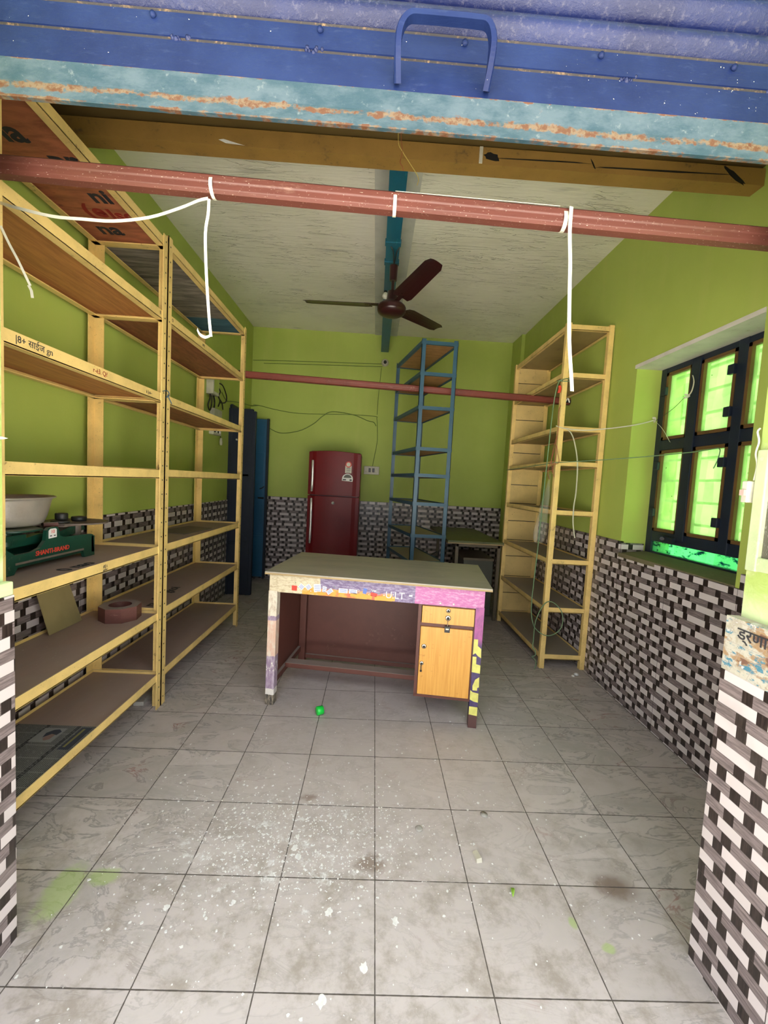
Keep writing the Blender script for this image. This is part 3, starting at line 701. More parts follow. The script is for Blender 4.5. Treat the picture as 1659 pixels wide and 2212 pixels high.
# ------------------------------------------------------------------ shelving racks
def angle_post(g, x, y, z0, z1, dx, dy, w=0.036, th=0.004):
    """L section upright, outer corner at x, y; flanges run towards dx and dy"""
    xs = sorted((x, x + dx * w)); ys = sorted((y, y + dy * th)); g.box(xs[0], xs[1], ys[0], ys[1], z0, z1)
    xs = sorted((x, x + dx * th)); ys = sorted((y, y + dy * w)); g.box(xs[0], xs[1], ys[0], ys[1], z0, z1)
def holes(g, x, y, z0, z1, axis, sgn, mi=1):
    z = z0 + .04
    while z < z1 - .02:
        if axis == 'x': g.box(x + sgn * .0002, x + sgn * .0006, y - .004, y + .004, z, z + .007, mi)
        else: g.box(x - .004, x + .004, y + sgn * .0002, y + sgn * .0006, z, z + .007, mi)
        z += 0.075
def shelf(g_parent, x0, x1, y0, y1, zt, lip, mat_fr, mat_bd, fl_w=0.03, texts=(), inset=0.004, marks=()):
    """one shelf: board (part) with its steel angle frame (sub-part)"""
    g = MB(); g.box(x0 + .005, x1 - .005, y0 + .005, y1 - .005, zt - lip * .30 - .012, zt - lip * .30)
    slots = [mat_bd]
    for (txt, size, M, mt, ext) in texts:
        if mt not in slots: slots.append(mt)
        g.text(txt, size, M, slots.index(mt), ext, bold=size * 0.03)
    bd = g.build('shelf_board', slots, g_parent)
    g = MB(); z0 = zt - lip
    for (a, b_, c, d) in ((x0, x1, y0, y0 + .004), (x0, x1, y1 - .004, y1), (x0, x0 + .004, y0, y1), (x1 - .004, x1, y0, y1)): g.box(a, b_, c, d, z0, zt)
    for (a, b_, c, d) in ((x0, x1, y0, y0 + fl_w), (x0, x1, y1 - fl_w, y1), (x0, x0 + fl_w, y0, y1), (x1 - fl_w, x1, y0, y1)): g.box(a, b_, c, d, z0 - .001, z0 + .004)
    sl = [mat_fr]
    for (txt, size, M, mt, ext) in marks:
        if mt not in sl: sl.append(mt)
        g.text(txt, size, M, sl.index(mt), ext)
    g.build('shelf_frame', sl, bd)
    return bd
def under(x, y, z, rot=0):   # text read from below, running along the shelf
    return Matrix.Translation((x, y, z)) @ Matrix.Rotation(R(rot), 4, 'Z') @ Matrix.Rotation(PI, 4, 'X')
def lipm(x, y, z): return basis((x, y, z), (0, 1, 0), (0, 0, 1))
XF, XB = -1.188, -1.548
# near rack
NR = thing('steel_rack', (-1.37, -0.44, 0), 'yellow steel shelf rack nearest the opening on the left, green weighing scale on it', 'shelf rack', 'yellow racks along the left wall')
lv = [0.195, 0.535, 0.895, 1.295, 1.69, 2.10, 2.46]
bds = [M_PLY_R, M_PLY_R, M_PLY_R, M_PLY_R, M_PLY_O, M_PLY_O, M_PLY_T]
STEN = (('la', -1.40, -0.62, .13), ('pr', -1.30, -0.50, .12), ('ni', -1.30, -0.30, .12), ('Iso', -1.275, -0.18, .10), ('(e', -1.39, -0.20, .12), ('na', -1.41, -0.06, .12))
for i, z in enumerate(lv):
    tx, mk = [], []
    zu = z - .043 * .30 - .012 - .0006; zt_ = z - .043 * .30 + .0004
    if i == 6:
        for (s_, xx, y, sz) in STEN: tx.append((s_, sz, basis((xx, y, zu), (1, 0, 0), (0, -1, 0)), M_REDINK if 's' in s_ or '(' in s_ else M_MARK, 0.0005))
    if i == 4: mk = [('|8+ साईज gn', .030, lipm(XF + .0008, -0.78, z - .020), M_MARK, .0003), ('r-\u00e83. Q?', .026, lipm(XF + .0008, -0.46, z - .020), M_REDINK, .0003), ('ii Joi~', .022, lipm(XF + .0008, -0.10, z - .022), M_MARK, .0003)]
    if i == 5: mk = [('E', .022, lipm(XF + .0008, -0.005, z - .018), M_MARK, .0003)]
    if i == 2:
        mk = [('#J.t', .020, lipm(XF + .0008, -0.42, z - .018), M_MARK, .0003), ('gpmr', .014, lipm(XF + .0008, -0.42, z - .033), M_MARK, .0003)]
        tx = [('0 nao', .075, basis((-1.27, -0.47, zt_), (0, 1, 0), (-1, 0, 0)), M_MARK, .0003)]
    shelf(NR, XB, XF, -0.935, 0.048, z, .043, M_YEL, bds[i], .032, tx, marks=mk)
for (x, y, dx, dy) in ((XF + .004, 0.052, -1, -1), (XF + .004, -0.94, -1, 1), (XB - .004, 0.052, 1, -1), (XB - .004, -0.94, 1, 1)):
    g = MB(); angle_post(g, x, y, 0, 2.475, dx, dy, .042 if x > -1.3 else .05, .004)
    holes(g, x, y + dy * .02, 0, 2.47, 'x', 1 if x > -1.3 else -1); g.build('post', [M_YEL, M_BLACK], NR)
# far rack
FR = thing('steel_rack', (-1.39, 0.71, 0), 'yellow steel shelf rack on the left, just in front of the navy door', 'shelf rack', 'yellow racks along the left wall')
lv2 = [0.195, 0.545, 0.895, 1.30, 1.69, 2.11, 2.475]
bd2 = [M_PLY_R, M_PLY_R, M_PLY_R, M_PLY_R, M_PLY_R, M_PLY_R, M_WEATHER]
def sk(y): return -0.012 * (y - .06)
for i, z in enumerate(lv2):
    tx, mk = [], []; zt_ = z - .043 * .30 + .0004
    if i == 1: tx = [('gkoi', .085, basis((-1.34, 0.48, zt_), (0, 1, 0), (-1, 0, 0)), M_MARK, .0003), ('ra', .075, basis((-1.30, 0.16, zt_), (0, 1, 0), (-1, 0, 0)), M_MARK, .0003), ('o', .09, basis((-1.34, 0.28, zt_), (0, 1, 0), (-1, 0, 0)), M_MARK, .0003)]
    if i == 5: mk = [('Q', .02, lipm(XF + .0008, 0.12, z - .018), M_MARK, .0003), ('iME', .022, lipm(XF + .0008, 0.52, z - .02), M_MARK, .0003), ('E', .02, lipm(XF + .0008, 0.9, z - .02), M_MARK, .0003)]
    shelf(FR, XB - .01, XF, 0.062, 1.345, z, .043, M_YEL, bd2[i], .03, tx, marks=mk)
for (x, y, dx, dy) in ((XF + .004, 0.058, -1, 1), (XF + .004, 1.35, -1, -1), (XB - .014, 0.058, 1, 1), (XB - .014, 1.35, 1, -1)):
    g = MB(); angle_post(g, x, y, 0, 2.49, dx, dy, .042 if x > -1.3 else .045, .004); holes(g, x, y + dy * .02, 0, 2.47, 'x', 1 if x > -1.3 else -1); g.build('post', [M_YEL, M_BLACK], FR)

# right rack
RR = thing('steel_rack', (1.37, 1.28, 0), 'pale yellow shelf rack against the right wall, green rope hanging on its front post', 'shelf rack')
lv3 = [0.105, 0.455, 0.810, 1.165, 1.515, 1.760, 2.132, 2.46]
for i, z in enumerate(lv3):
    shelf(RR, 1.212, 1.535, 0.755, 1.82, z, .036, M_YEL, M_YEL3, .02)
for (x, y, dx, dy) in ((1.205, 0.748, 1, 1), (1.54, 0.748, -1, 1), (1.205, 1.83, 1, -1), (1.54, 1.83, -1, -1)):
    g = MB(); xs = sorted((x, x + dx * .036)); ys = sorted((y, y + dy * .036)); g.box(xs[0], xs[1], ys[0], ys[1], 0, 2.47)
    g.build('post', M_YEL, RR, bevel=.003)
seams = [0.0, 0.29, 0.65, 1.0, 1.343, 1.647, 1.958, 2.338, 2.45]
g = MB()
for i in range(1, len(seams) - 2):
    pass
zs = [0.11, 0.288, 0.455, 0.652, 0.810, 0.996, 1.165, 1.343, 1.515, 1.647, 1.76, 1.958, 2.105, 2.30, 2.46]
for a, b_ in zip(zs[:-1], zs[1:]): g.box(1.235, 1.515, 1.796, 1.812, a + .003, b_ - .003)
g.box(1.235, 1.515, 1.808, 1.814, 0.11, 2.46, 1)
g.build('end_panel', [M_YEL2, M_DARKMETAL], RR, bevel=.002)

# blue rack
BR = thing('steel_rack', (0.32, 1.6, 0), 'narrow tall blue shelf rack standing in the middle behind the desk', 'shelf rack')
A, B_, Cc, D = Vector((0.25, 1.217, 0)), Vector((0.545, 1.232, 0)), Vector((0.375, 2.0, 0)), Vector((0.085, 1.965, 0))
for z in (0.25, 0.45, 0.665, 0.885, 1.15, 1.385, 1.60, 1.93, 2.20, 2.445):
    c_ = (A + B_ + Cc + D) / 4
    q = [c_ + (p - c_) * 0.985 for p in (A, B_, Cc, D)]
    g = MB(); g.hexa([p + Vector((0, 0, z - .022)) for p in q] + [p + Vector((0, 0, z - .010)) for p in q]); bd = g.build('shelf_board', M_PLY_B, BR)
    g = MB()
    for p, s_ in ((A, B_), (B_, Cc), (Cc, D), (D, A)):
        g.bar(p + Vector((0, 0, z - .014)), s_ + Vector((0, 0, z - .014)), .004, .028)
        inn = (c_ - (p + s_) / 2).normalized() * .010
        g.bar(p + inn + Vector((0, 0, z - .026)), s_ + inn + Vector((0, 0, z - .026)), .022, .003)
    g.build('shelf_frame', M_BLUERACK, bd)
for p, dx, dy in ((A, 1, 1), (B_, -1, 1), (Cc, -1, -1), (D, 1, -1)):
    g = MB(); angle_post(g, p.x, p.y, 0, 2.46, dx, dy, .034, .004); g.build('post', M_BLUERACK, BR)

# ------------------------------------------------------------------ doors in the left wall
t = thing('door_1', (-1.6, 2.27, 0), kind='structure')
g = MB(); g.box(-1.625, -1.375, 2.245, 2.285, 0.012, 1.985); 
for z in (0.55, 1.27, 1.28): g.box(-1.60, -1.40, 2.238, 2.246, z, z + .035)
g.box(-1.60, -1.585, 2.238, 2.246, .03, 1.97); g.build('door_leaf', M_NAVY, t, bevel=.003)
g = MB(); g.box(-1.40, -1.345, 2.252, 2.292, 0.008, 1.965); g.build('edge_cover_strip', M_NAVY, t, bevel=.004)
g = MB(); g.lathe((-1.535, 2.243, 1.66), [(.010, 0), (.009, -.01), (0, -.012)], 10, axis='y'); g.build('door_knob', M_CHROME, t)
t = thing('door_2', (-1.62, 2.9, 0), kind='structure')
g = MB(); g.box(-1.63, -1.385, 2.885, 2.915, 0.06, 1.975, 0)
for a, b_ in ((0.10, 0.57), (0.60, 1.58), (1.60, 1.95)): g.box(-1.60, -1.41, 2.878, 2.886, a, b_, 0)
g.build('door_leaf', M_DOORBLUE, t, bevel=.003)
g = MB(); g.box(-1.392, -1.368, 2.876, 2.922, 0.05, 1.98); g.build('edge_strip', M_NAVY, t)
g = MB(); g.tube([(-1.45, 2.87, 1.14), (-1.42, 2.855, 1.15), (-1.40, 2.87, 1.17)], .006, 6); g.tube([(-1.47, 2.872, 1.03), (-1.40, 2.865, 1.03)], .010, 8); g.build('door_handle', M_BLACK, t)
g = MB(); g.box(-1.67, -1.60, DY0 - .02, DY0 + .03, 0, DZ); g.box(-1.67, -1.60, DY1 - .03, DY1 + .02, 0, DZ); g.box(-1.67, -1.60, DY0, DY1, DZ - .05, DZ + .01); g.build('trim_4', M_NAVY, kind='structure')

# ------------------------------------------------------------------ window
t = thing('window_1', (1.71, 0.02, 0.95), kind='structure')
FXW = 1.705
g = MB()
def wb_(y0, y1, z0, z1, x0=FXW, x1=FXW + .045, mi=0): g.box(x0, x1, y0, y1, z0, z1, mi)
wb_(WY0, WY1, 2.06, 2.11); wb_(WY1 - .055, WY1, 0.926, 2.109, FXW - .002, FXW + .046); wb_(WY0, WY0 + .05, 0.926, 2.109, FXW - .002, FXW + .046); wb_(WY0, WY1, 0.925, 0.955); wb_(WY0, WY1, 1.020, 1.085)
wb_(WY0, WY1, 1.585, 1.65); wb_(-0.165, -0.105, 1.022, 2.1, FXW - .004, FXW + .047)
g.build('window_frame', M_WINFR, t, bevel=.004)
g = MB(); wb_(0.125, 0.19, 1.05, 2.08, FXW - .012, FXW + .03); g.build('mullion', M_WINFR, t, bevel=.003)
ys = [(0.19, WY1 - .055), (-0.105, 0.125), (WY0 + .05, -0.165)]; zs_ = [(1.085, 1.585), (1.65, 2.06)]
for yi, (a, b_) in enumerate(ys):
    for (c, d) in zs_:
        g = MB()
        for q in ((a, b_, d - .018, d), (a, b_, c, c + .018), (b_ - .018, b_, c, d), (a, a + .018, c, d)): g.box(FXW - .004, FXW + .035, *q)
        sash = g.build('sash_beading', M_PUTTY, t)
        g = MB(); g.box(FXW + .014, FXW + .018, a + .016, b_ - .016, c + .016, d - .016); g.build('pane', M_GLASS, sash)
g = MB(); g.box(FXW + .012, FXW + .016, WY0 + .05, WY1 - .055, 0.95, 1.022); g.build('bottom_pane', M_FILM, t, label='bright torn green film pane')
for (y, z) in ((0.40, 1.95), (0.405, 1.49), (0.405, 1.20), (-0.09, 1.955), (-0.09, 1.745), (-0.09, 1.49), (-0.09, 1.18)):
    g = MB(); g.box(FXW - .022, FXW, y - .02, y + .02, z - .025, z + .025); g.build('hinge', M_WINFR, t, bevel=.004)
g = MB()
for k in range(9):
    z = 1.02 + k * .128; g.bar((1.80, WY0, z), (1.80, WY1, z), .014, .014)
g.build('outer_grille', M_DARKMETAL, t)
g = MB(); g.bar((FXW - .02, 0.30, 1.055), (FXW - .02, 0.18, 1.045), .02, .03); g.tube([(FXW - .02, .27, 1.055), (FXW - .04, .25, 1.05)], .012, 8); g.build('window_bolt', M_WINFR, t)

# ------------------------------------------------------------------ fridge
FX0, FX1, FYF = -0.79, -0.228, 2.35
t = thing('refrigerator', (-0.51, 2.65, 0), 'dark red two-door refrigerator by the back wall, stickers on its upper door', 'refrigerator')
g = MB(); g.box(FX0 + .01, FX1 - .01, FYF + .055, 2.98, 0.03, 1.60); g.build('cabinet_body', M_RED_D, t, bevel=.012)
def bow(z0, z1, topdrop):
    g = MB(); n = 14; fr = []; bk = []
    for i in range(n + 1):
        u = i / n; x = FX0 + (FX1 - FX0) * u; yy = FYF - 0.022 * math.sin(PI * u) - (0.006 if 0.12 < u < 0.86 else 0)
        zt = z1 - topdrop * (2 * u - 1) ** 2
        fr += [(x, yy, z0), (x, yy, zt)]; bk += [(x, FYF + .05, z0), (x, FYF + .05, zt)]
    m_ = len(fr); fs = []
    for i in range(n):
        q = 2 * i; fs += [(q, q + 2, q + 3, q + 1), (m_ + q, m_ + q + 1, m_ + q + 3, m_ + q + 2), (q + 1, q + 3, m_ + q + 3, m_ + q + 1), (q, m_ + q, m_ + q + 2, q + 2)]
    fs += [(0, 1, m_ + 1, m_), (2 * n, m_ + 2 * n, m_ + 2 * n + 1, 2 * n + 1)]
    g.add(fr + bk, fs, 0, False); return g
up = bow(1.125, 1.605, .018).build('upper_door', M_RED, t, bevel=.004)
lo = bow(0.06, 1.115, 0.0).build('lower_door', M_RED, t, bevel=.004)
for dd, z0, z1 in ((up, 1.165, 1.49), (lo, 0.60, 1.08)):
    g = MB(); g.tube(smooth_path([(FX0 + .045, FYF - .02, z0), (FX0 + .050, FYF - .045, z0 + .05), (FX0 + .052, FYF - .048, (z0 + z1) / 2), (FX0 + .050, FYF - .045, z1 - .05), (FX0 + .045, FYF - .02, z1)], 5), .013, 10); g.build('door_handle', M_CHROME, dd)
xs_ = -0.36; yf = FYF - .0295
g = MB(); g.box(xs_ - .034, xs_ + .034, yf - .001, yf + .004, 1.375, 1.455, 0); g.lathe((xs_, yf, 1.468), [(.033, -.002), (.033, .003)], 20, 1, axis='y')
g.box(xs_ - .022, xs_ + .022, yf - .0015, yf, 1.425, 1.431, 2)
for k in range(4): g.box(xs_ - .024, xs_ + .024, yf - .0015, yf, 1.382 + k * .010, 1.385 + k * .010, 2)
g.lathe((xs_, yf - .001, 1.468), [(.022, -.0025), (.022, .000)], 16, 0, axis='y')
g.build('energy_label', [M_WHITEPL, M_REDP, M_MARK], up, label='cream and red energy rating label')
g = MB(); pts = [(xs_ - .065, yf, 1.292), (xs_ + .05, yf, 1.285), (xs_ + .055, yf, 1.32)] + [(xs_ - .005 + .058 * math.cos(R(a)), yf, 1.318 + .050 * math.sin(R(a))) for a in range(0, 181, 20)]
g.poly(pts, (0, -.0012, 0), 0); g.poly([(xs_ - .005 + .042 * math.cos(R(a)), yf - .0014, 1.324 + .036 * math.sin(R(a))) for a in range(0, 181, 20)], (0, -.0006, 0), 1)
g.box(xs_ - .055, xs_ - .02, yf - .002, yf - .001, 1.297, 1.310, 2); g.box(xs_ + .018, xs_ + .042, yf - .002, yf - .001, 1.294, 1.310, 2)
g.build('magnet_sticker', [M_PAPER, M_BIN, M_MARK], up, label='white and grey domed sticker')
g = MB(); g.lathe((-0.51, FYF - .027, 1.045), [(.0, -.006), (.016, -.005), (.017, .002)], 20, 0, axis='y'); g.lathe((-0.51, FYF - .032, 1.045), [(.006, -.003), (.006, .002)], 12, 1, axis='y'); g.build('door_lock', [M_CHROME, M_BLACK], lo)

# ------------------------------------------------------------------ desk (local frame: x along the front, y back, z up)
DK = thing('office_desk', (-0.64, 0.085, 0), 'dusty wooden desk with honey drawer and door, torn stickers along its front rail', 'desk', rz=R(-7.5))
def L(g, name, mats, par=DK, **kw): return g.build(name, mats, par, local=True, **kw)
g = MB(); g.box(-0.006, 1.223, 0, .665, .757, .773, 0); g.box(-0.0065, 1.2235, -.0006, .6655, .757, .7665, 1); L(g, 'desk_top', [M_DESKTOP, M_DESKEDGE], bevel=.0015)
# front rail with lettering and sticker scraps
g = MB(); g.box(0.012, 1.19, 0.030, 0.05, 0.655, 0.757)
for (x, z, w_, h_, mi, a) in ((0.155, .685, .030, .028, 2, 0), (0.195, .695, .030, .028, 1, 40), (0.235, .697, .028, .028, 1, 50), (0.285, .695, .040, .045, 1, -6), (0.325, .690, .022, .035, 1, 8), (0.355, .682, .036, .022, 1, -40), (0.43, .692, .05, .025, 1, 0), (0.485, .692, .045, .025, 1, 2), (0.31, .668, .05, .018, 3, 0), (0.55, .70, .02, .03, 4, 10), (0.53, .672, .12, .02, 3, 2), (0.66, .668, .11, .024, 3, -2), (0.60, .684, .035, .02, 2, 10), (0.80, .695, .018, .010, 1, 0)):
    M = Matrix.Translation((x, .0295, z)) @ Matrix.Rotation(R(a), 4, 'Y'); g.poly([M @ Vector((sx * w_ / 2, 0, sz * h_ / 2)) for sx, sz in ((-1, -1), (1, -1), (1, 1), (-1, 1))], (0, -.0005, 0), mi)
    if mi == 1 and w_ > .02:
        for kk in range(3): g.poly([M @ Vector((sx * w_ * .38, -.0007, (kk - 1) * h_ * .26 + sz * .0013)) for sx, sz in ((-1, -1), (1, -1), (1, 1), (-1, 1))], (0, -.0002, 0), 4)
g.text('U:LT', .052, basis((0.715, .0292, .688), (1, 0, 0), (0, 0, 1)), 1, .0006)
for x in (0.96, 1.03): g.lathe((x, .0295, .668), [(0, -.006), (.005, -.004), (.006, 0)], 10, 1, axis='y')
L(g, 'front_rail', [M_APRON, M_PAPER, M_REDP, M_ORP, M_BLUEP], label='front rail covered in torn stickers and poster scraps')
g = MB(); g.box(0.008, 0.058, 0.028, 0.082, 0, 0.66); L(g, 'leg', M_LEGL, label='leg wrapped in faded pink and purple poster', bevel=.003)
g = MB(); g.box(1.148, 1.192, 0.028, 0.082, 0.0, 0.66, 0)
def lp(pts): g.poly([(1.148 + u * .044, .0276, z) for u, z in pts], (0, -.0005, 0), 1)
lp([(0, .49), (.5, .49), (.52, .455), (.95, .440), (1, .39), (.6, .40), (.3, .415), (0, .405)])
lp([(0, .395), (.45, .395), (.47, .355), (1, .350), (1, .305), (0, .310)])
lp([(.95, .285), (.5, .27), (.22, .235), (.25, .21), (.8, .21), (.8, .225), (1, .23)])
lp([(0, .21), (.3, .200), (1, .195), (1, .145), (.5, .148), (0, .158)])
lp([(0, .120), (1, .118), (1, .070), (0, .075)])
L(g, 'leg', [M_LEGR, M_LETTERY], label='leg wrapped in purple banner with yellow letter fragments', bevel=0)
for x in (0.034, 1.138): g = MB(); g.box(x, x + .044, .548, .594, 0, .757); L(g, 'leg', M_DESKBR, bevel=.003)
g = MB(); g.box(0.02, 0.032, .08, .61, .13, .757); L(g, 'side_panel', M_DESKBR)
g = MB(); g.box(1.170, 1.182, .08, .61, .13, .757); L(g, 'side_panel', M_DESKBR)
g = MB(); g.box(0.045, 1.15, .595, .607, .05, .757); g.box(0.05, .846, .575, .597, .05, .075); L(g, 'back_panel', M_DESKBR)
g = MB(); g.box(0.012, 0.05, .08, .61, .105, .14); L(g, 'side_rail', M_DESKBR)
g = MB(); g.box(0.045, 0.846, .245, .315, .125, .155); L(g, 'foot_rail', M_DESKBR, bevel=.003)
cab = MB(); cab.box(0.845, 1.148, .036, .57, .140, .155); cab.box(0.845, .862, .036, .57, .15, .66); cab.box(1.141, 1.149, .036, .57, .15, .66); cab.box(.86, 1.145, .036, .57, .536, .556); cab.box(.86, 1.145, .55, .57, .15, .66); cab.box(.86, 1.145, .036, .57, .648, .66)
cab = L(cab, 'pedestal', M_DESKBR)
g = MB(); g.box(.866, 1.142, .026, .044, .556, .648); dr = L(g, 'drawer', M_DRAWER, cab, bevel=.0015)
g = MB(); g.box(.864, 1.139, .026, .044, .160, .535); do = L(g, 'door', M_DRAWER, cab, bevel=.0015)
def lock(par, x, z, r_):
    g = MB(); g.lathe((x, .026, z), [(r_, 0), (r_, -.003), (r_ * .75, -.005), (0, -.005)], 20, 0, axis='y'); g.lathe((x, .021, z), [(r_ * .5, 0), (r_ * .4, -.002)], 14, 1, axis='y'); L(g, 'lock', [M_BRASS, M_BLACK], par)
    return g
for par, x, z, r_ in ((dr, 1.004, .632, .012), (dr, 1.005, .592, .015), (do, .887, .427, .013), (do, .880, .333, .011)):
    g = MB(); g.lathe((x, .026, z), [(r_, 0), (r_, -.003), (r_ * .75, -.005), (0, -.005)], 20, 0, axis='y'); g.lathe((x, .021, z), [(r_ * .5, 0), (r_ * .4, -.003), (0, -.003)], 14, 1, axis='y')
    g.build('lock', [M_BRASS, M_BLACK], par, local=True)
g = MB(); g.tube([(1.004, .016, .583), (1.004, .018, .550)], .0018, 6, 1); g.box(.990, 1.018, .018, .022, .515, .548, 0); g.box(.996, 1.012, .0175, .018, .530, .537, 1); g.build('key_tag', [M_BLACK, M_BRASS], DK, local=True)
g = MB(); g.box(.876, .880, .018, .0225, .288, .330, 0); g.lathe((.878, .020, .292), [(.006, 0), (.006, -.002)], 12, 0, axis='y'); g.build('key', M_BLACK, do, local=True)

# ------------------------------------------------------------------ table and bin in the back right corner
t = thing('work_table', (0.95, 2.35, 0), 'dull green topped table in the back right corner behind the blue rack', 'table')
g = MB(); g.box(0.66, 1.20, 1.74, 3.03, .755, .78, 0); g.box(0.659, 1.201, 1.739, 3.03, .752, .762, 1); g.build('table_top', [M_TABLETOP, M_DESKEDGE], t)
for (x, y) in ((.76, 1.80), (1.17, 1.80), (.76, 2.97), (1.17, 2.97)): g = MB(); g.bar((x, y, 0), (x, y, .752), .03, .03); g.build('leg', M_TABLEFR, t)
g = MB(); g.box(.75, 1.18, 1.785, 1.815, .72, .752); g.box(.75, .77, 1.80, 2.97, .72, .752); g.build('frame', M_TABLEFR, t)
g = MB(); g.bar((.76, 1.80, .18), (.76, 2.97, .18), .02, .025); g.build('stretcher', M_TABLEFR, t)
t = thing('storage_bin', (1.0, 2.15, 0), 'grey metal bin with brown stains standing under the green topped table', 'bin')
g = MB(); g.box(.85, 1.15, 1.87, 2.4, .02, .58); g.build('bin_body', M_BIN, t, bevel=.008)
g = MB(); g.box(.845, 1.155, 1.865, 2.405, .575, .60); g.build('bin_rim', M_TABLEFR, t, bevel=.004)
t = thing('folding_stool', (.60, 2.35, 0), 'small dark metal stool frame beside the table legs', 'stool')
g = MB()
for a, b_ in (((.64, 2.2, .55), (.70, 2.5, .55)), ((.64, 2.2, .55), (.60, 2.2, 0)), ((.70, 2.5, .55), (.66, 2.5, 0)), ((.54, 2.2, .50), (.60, 2.2, .0)), ((.54, 2.2, .50), (.64, 2.2, .55)), ((.54, 2.2, .50), (.6, 2.5, .5)), ((.6, 2.5, .5), (.7, 2.5, .55)), ((.6, 2.5, .5), (.56, 2.5, 0))): g.tube([a, b_], .009, 8)
g.build('stool_frame', M_DARKMETAL, t)

# ------------------------------------------------------------------ weighing scale with bowl and weights
SZ = 0.884
t = thing('weighing_scale', (-1.43, -0.5, SZ), 'green cast iron balance scale with red lettering, on the near left rack', 'scale')
def yz(pts, x0, x1, g, mi=0): g.poly([(x0, y, z) for y, z in pts], (x1 - x0, 0, 0), mi)
side = [(-.80, .885), (-.80, .99), (-.70, .986), (-.655, .955), (-.576, .955), (-.540, .965), (-.515, .99), (-.508, 1.030), (-.495, 1.040), (-.455, 1.040), (-.445, 1.030), (-.436, 1.000), (-.41, .992), (-.25, .985), (-.235, .98), (-.225, .884), (-.29, .884), (-.30, .915), (-.64, .915), (-.655, .890), (-.66, .884)]
side[0] = (-.80, .884)
g = MB(); yz(side, -1.376, -1.362, g)
g.poly([(-1.3615, y, z) for y, z in ((-.655, .918), (-.30, .918), (-.30, .926), (-.655, .926))], (.002, 0, 0), 2)
g.text('SHANTI-BRAND', .026, basis((-1.3612, -.475, .945), (0, 1, 0), (0, 0, 1)), 1, .0006, bold=.0004, sx=.95)
g.poly([(-1.3615, y, z) for y, z in ((-.50, .996), (-.458, .998), (-.458, 1.030), (-.465, 1.035), (-.492, 1.035), (-.50, 1.028))], (.0012, 0, 0), 3)
g.text('10', .020, basis((-1.3600, -.479, 1.022), (0, 1, 0), (0, 0, 1)), 1, .0003)
g.box(-1.3605, -1.3598, -.494, -.484, 1.004, 1.008, 4); g.box(-1.3605, -1.3598, -.474, -.464, 1.004, 1.008, 4)
g.build('front_plate', [M_SCALE, M_REDP, M_SCALEDUST, M_PAPER, M_BLACK], t, bevel=0)
g = MB(); yz([(-.80, .884), (-.80, .98), (-.64, .96), (-.30, .965), (-.225, .975), (-.225, .884), (-.29, .884), (-.30, .91), (-.64, .91), (-.66, .884)], -1.50, -1.488, g); g.box(-1.50, -1.362, -.245, -.225, .90, .975); g.box(-1.50, -1.362, -.80, -.785, .90, .975); g.box(-1.495, -1.37, -.79, -.24, .905, .915); g.build('base_casting', M_SCALE, t)
g = MB(); yz([(-.78, .97), (-.78, 1.0), (-.70, 1.012), (-.62, 1.03), (-.56, 1.028), (-.54, 1.000), (-.47, 1.01), (-.38, 1.0), (-.30, 1.02), (-.22, 1.02), (-.20, 1.0), (-.28, .985), (-.38, .975), (-.6, .97)], -1.45, -1.42, g); g.box(-1.47, -1.40, -.66, -.56, 1.0, 1.02); g.build('balance_beam', M_SCALE, t)
g = MB(); g.box(-1.475, -1.385, -.385, -.12, 1.028, 1.036); g.lathe((-1.43, -.25, 1.036), [(.10, -.004), (.125, -.002), (.128, .004), (.12, .005), (.0, .004)], 28); g.tube([(-1.43, -.25, .98), (-1.43, -.25, 1.04)], .02, 12); g.build('weight_pan', M_SCALEDUST, t)
g = MB(); g.tube([(-1.43, -.62, .98), (-1.43, -.62, 1.045)], .02, 12); g.lathe((-1.43, -.60, 1.04), [(0, -.004), (.085, -.004), (.10, .0), (.085, .006), (0, .006)], 28); g.tube([(-1.43, -.44, 1.042), (-1.40, -.40, 1.042)], .010, 8, 1); g.build('bowl_support', [M_SCALE, M_OCT], t)
t = thing('steel_bowl', (-1.42, -.575, 1.052), 'dented steel bowl sitting on the left arm of the green scale', 'bowl')
n = 44; vs = []; prof = [(.0, 0), (.11, .001), (.135, .010), (.150, .035), (.163, .070), (.172, .098), (.176, .104), (.192, .108), (.194, .112), (.186, .114), (.172, .108), (.166, .095), (.155, .06), (.142, .03), (.12, .008), (0, .006)]
g = MB(); g.lathe((0, 0, 0), prof, n)
g.v = [Vector((-1.435 + v.x * .55, -.578 + v.y * .86, 1.052 + v.z)) for v in g.v]
g.build('bowl_body', M_STEEL, t)
for (nm, x, y, z, r_, h_, lab) in (('iron_weight', -1.43, -.345, 1.042, .036, .010, 'flat round iron weight at the bottom of the pair on the scale pan'), ('iron_weight', -1.44, -.325, 1.054, .024, .028, 'small tall iron weight standing on top of the flat weight'), ('iron_weight', -1.42, -.245, 1.042, .030, .020, 'squat iron weight standing alone on the right of the scale pan')):
    g = MB(); g.lathe((x, y, z), [(0, 0), (r_ * .92, 0), (r_, .003), (r_, h_ - .003), (r_ * .9, h_), (r_ * .6, h_), (r_ * .55, h_ - .002), (0, h_ - .002)], 22)
    o = g.build(nm, M_WEIGHT); tag(o, lab, 'weight', 'iron weights on the scale pan')

